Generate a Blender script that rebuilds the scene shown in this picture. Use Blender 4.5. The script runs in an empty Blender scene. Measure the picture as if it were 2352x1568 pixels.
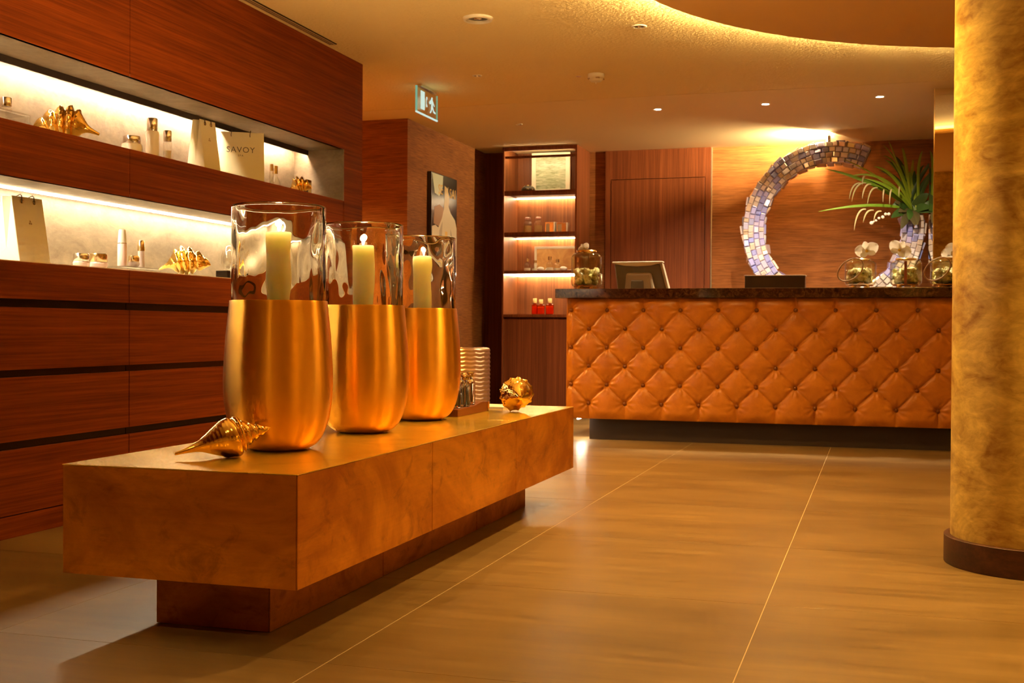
import bpy, math, random
from mathutils import Vector, Matrix
random.seed(7)
PI = math.pi
S = bpy.context.scene
COL = S.collection

# ------------------------------------------------------------------ camera
YAW, PITCH, ROLL, FPX = 0.298339, -0.0103514, 0.0055723, 2742.09
fw = Vector((-math.sin(YAW) * math.cos(PITCH), math.cos(YAW) * math.cos(PITCH), math.sin(PITCH)))
rt = Vector((math.cos(YAW), math.sin(YAW), 0)); up = rt.cross(fw)
rt2 = rt * math.cos(ROLL) + up * math.sin(ROLL)
up2 = -rt * math.sin(ROLL) + up * math.cos(ROLL)
cam = bpy.data.cameras.new('camera'); co = bpy.data.objects.new('camera', cam); COL.objects.link(co)
M = Matrix((rt2, up2, -fw)).transposed().to_4x4(); M.translation = (0, 0, 0.80)
co.matrix_world = M
cam.sensor_width = 36.0; cam.lens = FPX / 2352 * 36.0; cam.clip_start = 0.05
cam.dof.use_dof = True; cam.dof.focus_distance = 3.6; cam.dof.aperture_fstop = 11.0
S.camera = co
# ------------------------------------------------------------------ world, light levels, exposure
W = bpy.data.worlds.new('world'); S.world = W; W.use_nodes = True
W.node_tree.nodes['Background'].inputs[0].default_value = (0.02, 0.012, 0.006, 1)
W.node_tree.nodes['Background'].inputs[1].default_value = 0.2
S.view_settings.view_transform = 'Standard'; S.view_settings.look = 'None'
S.view_settings.exposure = 1.32; S.view_settings.gamma = 1.0; S.view_settings.use_curve_mapping = False
WARM = (1.0, 0.56, 0.14)        # tungsten room light
LEDC = (1.0, 0.82, 0.56)        # shelf strips
K_NICHE, K_CASE, K_COVE, K_SPOT, K_DOWN = 30.0, 22.0, 1000.0, 95.0, 100.0
try:
    S.cycles.use_denoising = True
    S.cycles.max_bounces = 8; S.cycles.transmission_bounces = 8; S.cycles.transparent_max_bounces = 12
    S.cycles.diffuse_bounces = 3; S.cycles.glossy_bounces = 3
    S.cycles.use_adaptive_sampling = True; S.cycles.adaptive_threshold = 0.12; S.cycles.adaptive_min_samples = 20
    S.cycles.sample_clamp_indirect = 5.0; S.cycles.caustics_reflective = False; S.cycles.blur_glossy = 1.5
except Exception:
    pass

# ------------------------------------------------------------------ materials
MAT = {}
def new_mat(name):
    m = bpy.data.materials.new(name); m.use_nodes = True; m.node_tree.nodes.clear(); MAT[name] = m
    nt = m.node_tree; out = nt.nodes.new('ShaderNodeOutputMaterial')
    return m, nt, out
def N(nt, kind, **kw):
    n = nt.nodes.new(kind)
    for k, v in kw.items():
        if k in n.inputs.keys(): n.inputs[k].default_value = v
        else: setattr(n, k, v)
    return n
def c4(c): return (c[0], c[1], c[2], 1.0)
def principled(nt, out, base, rough=0.5, metal=0.0, **kw):
    p = nt.nodes.new('ShaderNodeBsdfPrincipled')
    p.inputs['Base Color'].default_value = c4(base); p.inputs['Roughness'].default_value = rough
    p.inputs['Metallic'].default_value = metal
    for k, v in kw.items(): p.inputs[k].default_value = v
    nt.links.new(p.outputs[0], out.inputs[0]); return p
def plain(name, base, rough=0.5, metal=0.0, **kw):
    m, nt, out = new_mat(name); principled(nt, out, base, rough, metal, **kw); return m
def coords(nt, scale, obj=False):
    if obj:
        src = nt.nodes.new('ShaderNodeTexCoord').outputs['Object']
    else:
        src = nt.nodes.new('ShaderNodeNewGeometry').outputs['Position']
    mp = nt.nodes.new('ShaderNodeMapping'); mp.inputs['Scale'].default_value = scale
    nt.links.new(src, mp.inputs[0]); return mp.outputs[0]
def ramp(nt, fac, stops):
    r = nt.nodes.new('ShaderNodeValToRGB')
    el = r.color_ramp.elements
    while len(el) < len(stops): el.new(0.5)
    for e, (p, c) in zip(el, stops): e.position = p; e.color = c4(c)
    nt.links.new(fac, r.inputs[0]); return r.outputs[0]
def noise(nt, vec, scale=1.0, detail=4.0, rough=0.55, dist=0.0):
    n = nt.nodes.new('ShaderNodeTexNoise'); n.inputs['Scale'].default_value = scale
    n.inputs['Detail'].default_value = detail; n.inputs['Roughness'].default_value = rough
    n.inputs['Distortion'].default_value = dist
    nt.links.new(vec, n.inputs['Vector']); return n.outputs[0]
def mixc(nt, a, b, fac, mode='MULTIPLY'):
    x = nt.nodes.new('ShaderNodeMix'); x.data_type = 'RGBA'; x.blend_type = mode
    if isinstance(fac, float): x.inputs[0].default_value = fac
    else: nt.links.new(fac, x.inputs[0])
    nt.links.new(a, x.inputs[6])
    if isinstance(b, tuple): x.inputs[7].default_value = c4(b)
    else: nt.links.new(b, x.inputs[7])
    return x.outputs[2]
def bump(nt, h, p, strength=0.2, dist=0.002):
    b = nt.nodes.new('ShaderNodeBump'); b.inputs['Strength'].default_value = strength
    b.inputs['Distance'].default_value = dist
    nt.links.new(h, b.inputs['Height']); nt.links.new(b.outputs[0], p.inputs['Normal'])
def wood(name, dark, light, grain, rough=0.42, fine=90.0, spec=0.4):
    m, nt, out = new_mat(name); p = principled(nt, out, light, rough)
    sc = {'x': (1.6, fine, fine), 'y': (fine, 1.6, fine), 'z': (fine, fine, 1.6)}[grain]
    a = noise(nt, coords(nt, sc), 1.0, 5.0, 0.65, 0.3)
    sc2 = tuple(s * 0.16 for s in sc)
    b = noise(nt, coords(nt, sc2), 1.0, 3.0, 0.5, 0.4)
    col = mixc(nt, ramp(nt, a, [(0.30, dark), (0.70, light)]), ramp(nt, b, [(0.3, (0.72, 0.68, 0.66)), (0.7, (1.12, 1.12, 1.12))]), 1.0)
    nt.links.new(col, p.inputs['Base Color']); bump(nt, a, p, 0.12, 0.001)
    p.inputs['Specular IOR Level'].default_value = spec
    return m
def emit(name, col, k):
    m, nt, out = new_mat(name); e = nt.nodes.new('ShaderNodeEmission')
    e.inputs[0].default_value = c4(col); e.inputs[1].default_value = k
    nt.links.new(e.outputs[0], out.inputs[0]); return m
def thin_glass(name, tint=(0.96, 0.97, 0.94), rough=0.02, ior=1.5, gain=1.0):
    m, nt, out = new_mat(name)
    t = N(nt, 'ShaderNodeBsdfTransparent'); t.inputs[0].default_value = c4(tint)
    g = N(nt, 'ShaderNodeBsdfGlossy'); g.inputs['Roughness'].default_value = rough
    lw = N(nt, 'ShaderNodeLayerWeight'); lw.inputs['Blend'].default_value = 0.5
    pw = N(nt, 'ShaderNodeMath', operation='POWER'); pw.inputs[1].default_value = 4.0; nt.links.new(lw.outputs['Facing'], pw.inputs[0])
    f = N(nt, 'ShaderNodeMath', operation='MULTIPLY_ADD'); f.inputs[1].default_value = 0.8; f.inputs[2].default_value = 0.045; nt.links.new(pw.outputs[0], f.inputs[0])
    mx = N(nt, 'ShaderNodeMixShader')
    nt.links.new(f.outputs[0], mx.inputs[0]); nt.links.new(t.outputs[0], mx.inputs[1]); nt.links.new(g.outputs[0], mx.inputs[2])
    nt.links.new(mx.outputs[0], out.inputs[0]); return m

wood('wood_y', (0.118, 0.019, 0.003), (0.26, 0.054, 0.006), 'y', 0.5, 90.0, 0.06)
wood('wood_dark_z', (0.12, 0.030, 0.009), (0.23, 0.064, 0.018), 'z', 0.48, 90.0, 0.18)
wood('wood_case', (0.18, 0.055, 0.016), (0.38, 0.13, 0.036), 'z', 0.45)
wood('wood_tray', (0.14, 0.035, 0.012), (0.26, 0.07, 0.02), 'y', 0.4)
wood('wood_skirting', (0.05, 0.017, 0.010), (0.105, 0.034, 0.018), 'x', 0.45)
plain('bronze_dark', (0.035, 0.022, 0.014), 0.22, 0.9)
plain('plinth_black', (0.035, 0.018, 0.010), 0.5)
plain('dark_gap', (0.02, 0.010, 0.006), 0.5)

def grasscloth(name, d, l):
    m, nt, out = new_mat(name); p = principled(nt, out, l, 0.75)
    a = noise(nt, coords(nt, (7.0, 7.0, 150.0)), 1.0, 4.0, 0.6, 0.2)
    b = noise(nt, coords(nt, (1.2, 1.2, 6.0)), 1.0, 3.0, 0.5)
    col = mixc(nt, ramp(nt, a, [(0.3, d), (0.7, l)]), ramp(nt, b, [(0.3, (0.78, 0.75, 0.72)), (0.7, (1.1, 1.1, 1.1))]), 1.0)
    nt.links.new(col, p.inputs['Base Color']); bump(nt, a, p, 0.25, 0.002)
    p.inputs['Specular IOR Level'].default_value = 0.25
    return m
grasscloth('grasscloth', (0.17, 0.052, 0.011), (0.36, 0.130, 0.028))
def stucco(name, d, l, rough=0.4, sc=3.2):
    m, nt, out = new_mat(name); p = principled(nt, out, l, rough)
    a = noise(nt, coords(nt, (sc, sc, sc * 1.5)), 1.0, 6.0, 0.62, 1.6)
    b = noise(nt, coords(nt, (sc * 5, sc * 5, sc * 11)), 1.0, 4.0, 0.6, 0.8)
    f = N(nt, 'ShaderNodeMath', operation='MULTIPLY_ADD'); f.inputs[1].default_value = 0.35
    nt.links.new(b, f.inputs[0]); 
    g = N(nt, 'ShaderNodeMath', operation='MULTIPLY'); g.inputs[1].default_value = 0.68
    nt.links.new(a, g.inputs[0]); nt.links.new(g.outputs[0], f.inputs[2])
    col = ramp(nt, f.outputs[0], [(0.36, d), (0.52, tuple((x + y) / 2 for x, y in zip(d, l))), (0.68, l)])
    nt.links.new(col, p.inputs['Base Color']); bump(nt, f.outputs[0], p, 0.25, 0.006)
    return m
stucco('stucco_column', (0.30, 0.155, 0.025), (0.90, 0.70, 0.19), 0.36)
stucco('stucco_niche', (0.125, 0.087, 0.048), (0.22, 0.165, 0.10), 0.5, 5.0)

def ceiling_mat(name, col, strength):
    m, nt, out = new_mat(name); p = principled(nt, out, col, 0.7)
    p.inputs['Specular IOR Level'].default_value = 0.2
    if strength:
        bump(nt, noise(nt, coords(nt, (1, 1, 1)), 48.0, 3.0, 0.6), p, strength, 0.009)
    return m
ceiling_mat('ceiling_stipple', (0.82, 0.65, 0.31), 0.7)
ceiling_mat('ceiling_smooth', (0.82, 0.66, 0.38), 0.0)
ceiling_mat('disc_paint', (0.66, 0.38, 0.11), 0.0)

m, nt, out = new_mat('floor_tile'); p = principled(nt, out, (0.3, 0.2, 0.1), 0.34)
a = noise(nt, coords(nt, (2.0, 26.0, 1.0)), 1.0, 6.0, 0.65, 0.5)
b = noise(nt, coords(nt, (1.1, 2.6, 1.0)), 1.0, 4.0, 0.55, 0.6)
col = mixc(nt, ramp(nt, a, [(0.28, (0.19, 0.124, 0.047)), (0.72, (0.285, 0.196, 0.082))]), ramp(nt, b, [(0.3, (0.66, 0.62, 0.56)), (0.72, (1.16, 1.14, 1.10))]), 1.0)
nt.links.new(col, p.inputs['Base Color']); bump(nt, a, p, 0.08, 0.001)
rr = nt.nodes.new('ShaderNodeMapRange'); rr.inputs['To Min'].default_value = 0.26; rr.inputs['To Max'].default_value = 0.42
nt.links.new(a, rr.inputs[0]); nt.links.new(rr.outputs[0], p.inputs['Roughness'])
p.inputs['Specular IOR Level'].default_value = 0.45
plain('grout', (0.62, 0.50, 0.33), 0.8)

def patina(name, d, l, rough, sc, metal=0.8):
    m, nt, out = new_mat(name); p = principled(nt, out, l, rough, metal)
    a = noise(nt, coords(nt, (sc, sc * 0.9, sc * 2.0)), 1.0, 6.0, 0.62, 1.2)
    b = noise(nt, coords(nt, (4.0, 4.0, 180.0)), 1.0, 3.0, 0.6)
    col = mixc(nt, ramp(nt, a, [(0.34, d), (0.66, l)]), ramp(nt, b, [(0.3, (0.96, 0.96, 0.96)), (0.7, (1.03, 1.03, 1.03))]), 1.0)
    c_ = noise(nt, coords(nt, (sc * 5, sc * 5, sc * 7)), 1.0, 5.0, 0.7, 0.8)
    col = mixc(nt, col, ramp(nt, c_, [(0.30, (0.62, 0.55, 0.5)), (0.46, (1.0, 1.0, 1.0)), (0.72, (1.10, 1.12, 1.15))]), 0.8)
    nt.links.new(col, p.inputs['Base Color'])
    r = nt.nodes.new('ShaderNodeMapRange'); r.inputs['From Min'].default_value = 0.3; r.inputs['From Max'].default_value = 0.7
    r.inputs['To Min'].default_value = rough + 0.1; r.inputs['To Max'].default_value = rough - 0.05
    nt.links.new(a, r.inputs[0]); nt.links.new(r.outputs[0], p.inputs['Roughness'])
    bump(nt, a, p, 0.06, 0.004)
    return m
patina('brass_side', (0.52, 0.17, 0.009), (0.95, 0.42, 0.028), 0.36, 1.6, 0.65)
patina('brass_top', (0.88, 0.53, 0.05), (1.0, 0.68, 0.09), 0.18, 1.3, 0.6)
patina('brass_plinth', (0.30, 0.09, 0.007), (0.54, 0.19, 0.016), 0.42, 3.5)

m, nt, out = new_mat('gold_vase'); p = principled(nt, out, (1.0, 0.54, 0.075), 0.30, 1.0)
a = noise(nt, coords(nt, (9.0, 9.0, 420.0), True), 1.0, 3.0, 0.6)
b = noise(nt, coords(nt, (260.0, 260.0, 260.0), True), 1.0, 2.0, 0.6)
h = N(nt, 'ShaderNodeMath', operation='ADD'); nt.links.new(a, h.inputs[0]); nt.links.new(b, h.inputs[1])
bump(nt, h.outputs[0], p, 0.10, 0.0010)
p.inputs['Anisotropic'].default_value = 0.92; p.inputs['Anisotropic Rotation'].default_value = 0.25
tg = nt.nodes.new('ShaderNodeTangent'); tg.direction_type = 'RADIAL'; tg.axis = 'Z'; nt.links.new(tg.outputs[0], p.inputs['Tangent'])
m, nt, out = new_mat('gold_shell'); p = principled(nt, out, (1.0, 0.66, 0.17), 0.13, 1.0)
bump(nt, noise(nt, coords(nt, (60, 60, 60), True), 1.0, 3.0, 0.6), p, 0.22, 0.003)
plain('gold_trim', (0.90, 0.56, 0.18), 0.22, 1.0)
plain('silver', (0.82, 0.80, 0.76), 0.16, 1.0)
plain('gold_cap', (0.80, 0.62, 0.34), 0.2, 1.0)
m, nt, out = new_mat('vase_glass')
g = N(nt, 'ShaderNodeBsdfGlass'); g.inputs['IOR'].default_value = 1.45; g.inputs['Roughness'].default_value = 0.0
g.inputs[0].default_value = (0.985, 0.975, 0.94, 1); nt.links.new(g.outputs[0], out.inputs[0])
m, nt, out = new_mat('solid_glass')
g = N(nt, 'ShaderNodeBsdfGlass'); g.inputs['IOR'].default_value = 1.42; g.inputs[0].default_value = (0.98, 0.97, 0.93, 1); nt.links.new(g.outputs[0], out.inputs[0])
thin_glass('jar_glass', (0.965, 0.96, 0.87), 0.02)
thin_glass('bottle_glass', (0.95, 0.94, 0.90), 0.03)
thin_glass('acrylic', (0.93, 0.93, 0.92), 0.03)
m, nt, out = new_mat('candle_wax'); p = principled(nt, out, (1.0, 0.76, 0.44), 0.45)
p.inputs['Subsurface Weight'].default_value = 1.0; p.inputs['Subsurface Radius'].default_value = (1.0, 0.72, 0.5)
p.inputs['Subsurface Scale'].default_value = 0.12
plain('wick', (0.03, 0.02, 0.01), 0.8)
emit('flame', (1.0, 0.74, 0.36), 60.0)

m, nt, out = new_mat('leather'); p = principled(nt, out, (0.56, 0.235, 0.05), 0.36)
a = noise(nt, coords(nt, (1, 1, 1)), 9.0, 5.0, 0.6, 0.5)
nt.links.new(ramp(nt, a, [(0.3, (0.45, 0.145, 0.010)), (0.7, (0.64, 0.235, 0.020))]), p.inputs['Base Color'])
w1 = noise(nt, coords(nt, (1, 1, 1)), 30.0, 3.0, 0.6, 1.5)
bump(nt, w1, p, 0.16, 0.006); p.inputs['Specular IOR Level'].default_value = 0.45
plain('leather_button', (0.20, 0.06, 0.012), 0.22)
m, nt, out = new_mat('marble_brown'); p = principled(nt, out, (0.1, 0.04, 0.02), 0.08)
a = noise(nt, coords(nt, (1, 1, 1)), 22.0, 8.0, 0.7, 1.5)
nt.links.new(ramp(nt, a, [(0.35, (0.022, 0.008, 0.004)), (0.52, (0.055, 0.019, 0.008)), (0.60, (0.12, 0.05, 0.022)), (0.66, (0.04, 0.015, 0.007))]), p.inputs['Base Color'])
plain('mirror', (0.93, 0.87, 0.75), 0.01, 1.0)
plain('mirror_edge', (0.85, 0.72, 0.48), 0.15, 0.8)
m, nt, out = new_mat('hammered'); p = principled(nt, out, (0.62, 0.40, 0.22), 0.32, 0.85)
plain('paper_cream', (0.78, 0.72, 0.50), 0.7)
plain('paper_white', (0.84, 0.80, 0.68), 0.7)
plain('paper_inside', (0.62, 0.58, 0.26), 0.75)
plain('ink', (0.12, 0.10, 0.07), 0.6)
plain('cord', (0.10, 0.06, 0.03), 0.6)
plain('cream_product', (0.80, 0.72, 0.56), 0.25)
plain('pink_product', (0.86, 0.66, 0.64), 0.22)
plain('mauve_product', (0.62, 0.52, 0.50), 0.2)
plain('white_paint', (0.80, 0.72, 0.55), 0.5)
plain('cream_plastic', (0.72, 0.68, 0.55), 0.35)
plain('grey_plastic', (0.17, 0.15, 0.11), 0.4)
plain('grey_plastic_light', (0.46, 0.41, 0.29), 0.4)
plain('screen_black', (0.01, 0.01, 0.012), 0.1)
plain('black_box', (0.045, 0.022, 0.014), 0.25)
plain('poster_black', (0.022, 0.016, 0.014), 0.25)
plain('poster_cream', (0.66, 0.56, 0.40), 0.4)
plain('poster_shade', (0.40, 0.32, 0.23), 0.4)
plain('poster_skin', (0.34, 0.17, 0.08), 0.4)
plain('poster_gold', (0.75, 0.45, 0.08), 0.35)
plain('poster_yellow', (0.80, 0.58, 0.06), 0.35)
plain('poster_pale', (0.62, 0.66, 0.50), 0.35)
plain('box_brown', (0.13, 0.06, 0.03), 0.4)
plain('card_white', (0.80, 0.76, 0.66), 0.5)
m, nt, out = new_mat('green_print'); p = principled(nt, out, (0.3, 0.35, 0.2), 0.3)
a = noise(nt, coords(nt, (14, 14, 60)), 1.0, 5.0, 0.6, 0.6)
nt.links.new(ramp(nt, a, [(0.3, (0.20, 0.24, 0.12)), (0.7, (0.60, 0.62, 0.44))]), p.inputs['Base Color'])
m, nt, out = new_mat('orange_print'); p = principled(nt, out, (0.6, 0.3, 0.08), 0.3)
a = noise(nt, coords(nt, (9, 9, 9)), 1.0, 3.0, 0.6, 0.6)
nt.links.new(ramp(nt, a, [(0.3, (0.50, 0.22, 0.06)), (0.7, (0.78, 0.46, 0.16))]), p.inputs['Base Color'])
thin_glass('amber_glass', (0.95, 0.34, 0.05), 0.03)
plain('amber_liquid', (0.62, 0.12, 0.01), 0.15)
plain('amber_pale', (0.60, 0.36, 0.14), 0.15)
plain('cork', (0.75, 0.55, 0.22), 0.5)
plain('rose_cap', (0.62, 0.30, 0.24), 0.3)
plain('dark_ball', (0.06, 0.05, 0.03), 0.3)
def translucent(p, nt, out, col_socket=None, col=(1, 1, 1), fac=0.45):
    t = nt.nodes.new('ShaderNodeBsdfTranslucent'); t.inputs[0].default_value = c4(col)
    if col_socket is not None: nt.links.new(col_socket, t.inputs[0])
    mx = nt.nodes.new('ShaderNodeMixShader'); mx.inputs[0].default_value = fac
    nt.links.new(p.outputs[0], mx.inputs[1]); nt.links.new(t.outputs[0], mx.inputs[2]); nt.links.new(mx.outputs[0], out.inputs[0])
m, nt, out = new_mat('orchid'); p = principled(nt, out, (0.95, 0.92, 0.84), 0.5); translucent(p, nt, out, None, (0.95, 0.92, 0.84), 0.5)
plain('orchid_core', (0.80, 0.62, 0.12), 0.5)
m, nt, out = new_mat('hydrangea'); p = principled(nt, out, (0.7, 0.7, 0.4), 0.6)
a = noise(nt, coords(nt, (1, 1, 1)), 34.0, 3.0, 0.6, 0.5)
nt.links.new(ramp(nt, a, [(0.35, (0.50, 0.50, 0.16)), (0.60, (0.92, 0.90, 0.66))]), p.inputs['Base Color'])
plain('handle_leather', (0.42, 0.27, 0.13), 0.5)
plain('strap_brown', (0.24, 0.06, 0.025), 0.5)
def leaf_mat(name, a, b):
    m, nt, out = new_mat(name); p = principled(nt, out, a, 0.4)
    oi = nt.nodes.new('ShaderNodeObjectInfo')
    cs = ramp(nt, oi.outputs['Random'], [(0.0, a), (1.0, b)]); nt.links.new(cs, p.inputs['Base Color']); translucent(p, nt, out, cs, a, 0.4)
leaf_mat('leaf_bright', (0.46, 0.56, 0.03), (0.22, 0.42, 0.03))
leaf_mat('leaf_dark', (0.08, 0.17, 0.03), (0.035, 0.08, 0.016))
leaf_mat('leaf_brown', (0.16, 0.13, 0.05), (0.09, 0.08, 0.03))
leaf_mat('tendril', (0.66, 0.55, 0.28), (0.45, 0.42, 0.14))
m, nt, out = new_mat('mosaic'); p = principled(nt, out, (0.6, 0.6, 0.8), 0.10, 0.45)
oi = nt.nodes.new('ShaderNodeObjectInfo')
nt.links.new(ramp(nt, oi.outputs['Random'], [(0.0, (0.36, 0.42, 1.0)), (0.25, (0.60, 0.58, 1.0)), (0.45, (0.90, 0.84, 0.92)), (0.60, (0.74, 0.56, 0.40)), (0.82, (1.0, 0.98, 1.0)), (1.0, (0.45, 0.50, 1.0))]), p.inputs['Base Color'])  # pearl tones; their blue-violet share stands in for violet light
p.inputs['Coat Weight'].default_value = 0.6
plain('mosaic_core', (0.34, 0.26, 0.24), 0.4, 0.3)
emit('led_niche', LEDC, K_NICHE); emit('led_niche_slot', LEDC, K_NICHE * 5.2); emit('led_case', (1.0, 0.76, 0.42), K_CASE); emit('led_cove', (1.0, 0.72, 0.32), K_COVE)
emit('led_floor', (1.0, 0.86, 0.62), 60.0)
emit('lamp_on', (1.0, 0.93, 0.80), 30.0); emit('lamp_wall', (1.0, 0.84, 0.56), 40.0)
emit('exit_white', (0.80, 1.0, 0.86), .32); emit('exit_edge', (0.50, 1.0, 0.66), .16)
thin_glass('exit_glass', (0.93, 0.98, 0.88), 0.2)

# ------------------------------------------------------------------ mesh helpers
WLOC = {}
def wloc(o): return WLOC.get(o.name, Vector((0, 0, 0))) if o else Vector((0, 0, 0))
class MB:
    def __init__(s): s.v = []; s.f = []
    def add(s, vs, fs):
        b = len(s.v); s.v += [tuple(x) for x in vs]; s.f += [tuple(i + b for i in f) for f in fs]; return s
    def box(s, x0, x1, y0, y1, z0, z1):
        return s.add([(x0, y0, z0), (x1, y0, z0), (x1, y1, z0), (x0, y1, z0), (x0, y0, z1), (x1, y0, z1), (x1, y1, z1), (x0, y1, z1)],
                     [(0, 3, 2, 1), (4, 5, 6, 7), (0, 1, 5, 4), (1, 2, 6, 5), (2, 3, 7, 6), (3, 0, 4, 7)])
    def lathe(s, prof, n=32, c=(0, 0, 0), a0=0.0, sx=1.0, sy=1.0):
        vs = []; rings = []
        for r, z in prof:
            if r <= 1e-6:
                rings.append([len(vs)]); vs.append((c[0], c[1], c[2] + z))
            else:
                rings.append(list(range(len(vs), len(vs) + n)))
                for k in range(n):
                    t = a0 + 2 * PI * k / n
                    vs.append((c[0] + sx * r * math.cos(t), c[1] + sy * r * math.sin(t), c[2] + z))
        fs = []
        for A, B in zip(rings, rings[1:]):
            if len(A) == 1 and len(B) == 1: continue
            for k in range(n):
                k2 = (k + 1) % n
                if len(A) == 1: fs.append((A[0], B[k2], B[k]))
                elif len(B) == 1: fs.append((A[k], A[k2], B[0]))
                else: fs.append((A[k], A[k2], B[k2], B[k]))
        return s.add(vs, fs)
    def tube(s, pts, r, n=8, closed=False):
        P = [Vector(p) for p in pts]; m = len(P); vs = []; fs = []
        prev = None
        for i, p in enumerate(P):
            if closed: t = P[(i + 1) % m] - P[i - 1]
            else: t = P[min(i + 1, m - 1)] - P[max(i - 1, 0)]
            t.normalize()
            if prev is None:
                ref = Vector((0, 0, 1)) if abs(t.z) < 0.9 else Vector((1, 0, 0))
                a = t.cross(ref).normalized()
            else:
                a = (prev - t * prev.dot(t)).normalized()
            prev = a; b = t.cross(a)
            rr = r[i] if isinstance(r, (list, tuple)) else r
            for k in range(n):
                q = 2 * PI * k / n; w = p + a * (rr * math.cos(q)) + b * (rr * math.sin(q)); vs.append(tuple(w))
        for i in range(m if closed else m - 1):
            j = (i + 1) % m
            for k in range(n):
                k2 = (k + 1) % n; fs.append((i * n + k, i * n + k2, j * n + k2, j * n + k))
        if not closed:
            fs.append(tuple(range(n - 1, -1, -1))); fs.append(tuple(range((m - 1) * n, m * n)))
        return s.add(vs, fs)
    def prism(s, poly, origin, ux, uy, th):
        """flat polygon in the plane origin + u*ux + v*uy, extruded by vector th"""
        o = Vector(origin); ux = Vector(ux); uy = Vector(uy); th = Vector(th); n = len(poly)
        vs = [tuple(o + ux * a + uy * b) for a, b in poly] + [tuple(o + ux * a + uy * b + th) for a, b in poly]
        fs = [tuple(range(n)), tuple(range(2 * n - 1, n - 1, -1))] + [(i, i + n, (i + 1) % n + n, (i + 1) % n) for i in range(n)]
        return s.add(vs, fs)
    def build(s, name, mat, parent=None, local=False, smooth=None, bevel=0.0):
        me = bpy.data.meshes.new(name)
        vs = s.v; off = Vector((0, 0, 0)); base = None
        if parent is not None:
            if not local: off = wloc(parent)
        elif not local:
            xs = [v[0] for v in vs]; ys = [v[1] for v in vs]; zs = [v[2] for v in vs]
            off = Vector(((min(xs) + max(xs)) / 2, (min(ys) + max(ys)) / 2, min(zs)))
        me.from_pydata([(v[0] - off.x, v[1] - off.y, v[2] - off.z) for v in vs], [], s.f)
        me.materials.append(MAT[mat])
        import bmesh
        bm = bmesh.new(); bm.from_mesh(me); bmesh.ops.recalc_face_normals(bm, faces=bm.faces[:]); bm.to_mesh(me); bm.free()
        if smooth is not None:
            me.polygons.foreach_set('use_smooth', [True] * len(me.polygons))
            if smooth < 179: me.set_sharp_from_angle(angle=math.radians(smooth))
        o = bpy.data.objects.new(name, me); COL.objects.link(o)
        if parent is not None: o.parent = parent; WLOC[o.name] = wloc(parent) if not local else Vector((0, 0, 0))
        else:
            o.location = off; WLOC[o.name] = off.copy()
        if bevel:
            md = o.modifiers.new('bevel', 'BEVEL'); md.width = bevel; md.segments = 2; md.limit_method = 'ANGLE'
        return o
def tag(o, label, cat, group=None):
    o['label'] = label; o['category'] = cat
    if group: o['group'] = group
    return o
def thing(name, label, cat, loc, rotz=0.0, group=None):
    o = bpy.data.objects.new(name, None); COL.objects.link(o); o.empty_display_size = 0.05
    o.location = loc; o.rotation_euler = (0, 0, rotz); WLOC[o.name] = Vector(loc)
    return tag(o, label, cat, group)
def struct(o): o['kind'] = 'structure'; return o
def root_struct(name, loc):
    o = bpy.data.objects.new(name, None); COL.objects.link(o); o.location = loc; WLOC[o.name] = Vector(loc); o.empty_display_size = 0.05
    return struct(o)
def box(name, mat, parent, x0, x1, y0, y1, z0, z1, bevel=0.0, local=False):
    return MB().box(x0, x1, y0, y1, z0, z1).build(name, mat, parent, local, None, bevel)
def copy_tree(o, parent=None):
    c = o.copy(); COL.objects.link(c); c.parent = parent
    for ch in list(o.children): copy_tree(ch, c)
    return c
def text_mesh(name, txt, size, mat, parent, loc, rot, depth=0.0006, space=1.0, xs=1.0):
    cu = bpy.data.curves.new(name, 'FONT'); cu.body = txt; cu.size = size; cu.extrude = depth; cu.align_x = 'CENTER'; cu.align_y = 'CENTER'
    cu.space_character = space; cu.resolution_u = 3
    t = bpy.data.objects.new(name + '_tmp', cu); COL.objects.link(t)
    dg = bpy.context.evaluated_depsgraph_get(); me = bpy.data.meshes.new_from_object(t.evaluated_get(dg))
    bpy.data.objects.remove(t); bpy.data.curves.remove(cu)
    me.materials.clear(); me.materials.append(MAT[mat]); me.name = name
    o = bpy.data.objects.new(name, me); COL.objects.link(o); o.parent = parent
    o.location = loc; o.rotation_euler = rot; o.scale = (xs, 1, 1)
    return o
def lamp(name, kind, loc, power, color, parent=None, **kw):
    d = bpy.data.lights.new(name, kind); d.energy = power; d.color = color
    for k, v in kw.items():
        if k != 'rot': setattr(d, k, v)
    o = bpy.data.objects.new(name, d); COL.objects.link(o)
    if parent is not None:
        o.parent = parent; o.location = Vector(loc) - wloc(parent)
    else: o.location = loc
    if 'rot' in kw: o.rotation_euler = kw['rot']
    return o

CEIL = 2.462
# ================================================================== floor
fl = struct(MB().box(-6.2, 3.6, -3.7, 11.1, -0.06, -0.0008).build('floor', 'grout'))
PX, PY, GX, GY = 0.947, 0.9545, -1.258, 2.586
tile0 = None
for i in range(-6, 6):
    for j in range(-7, 9):
        x0, y0 = GX + i * PX, GY + j * PY
        if x0 > 3.5 or x0 + PX < -6.1 or y0 > 11.0 or y0 + PY < -3.6: continue
        if tile0 is None:
            t = MB().box(-PX / 2 + .0014, PX / 2 - .0014, -PY / 2 + .0012, PY / 2 - .0012, -0.02, 0.0).build('tile', 'floor_tile', fl, True, None, 0.0006)
            tile0 = t
        else:
            t = tile0.copy(); COL.objects.link(t)
        t.location = Vector((x0 + PX / 2, y0 + PY / 2, 0)) - wloc(fl)

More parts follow.
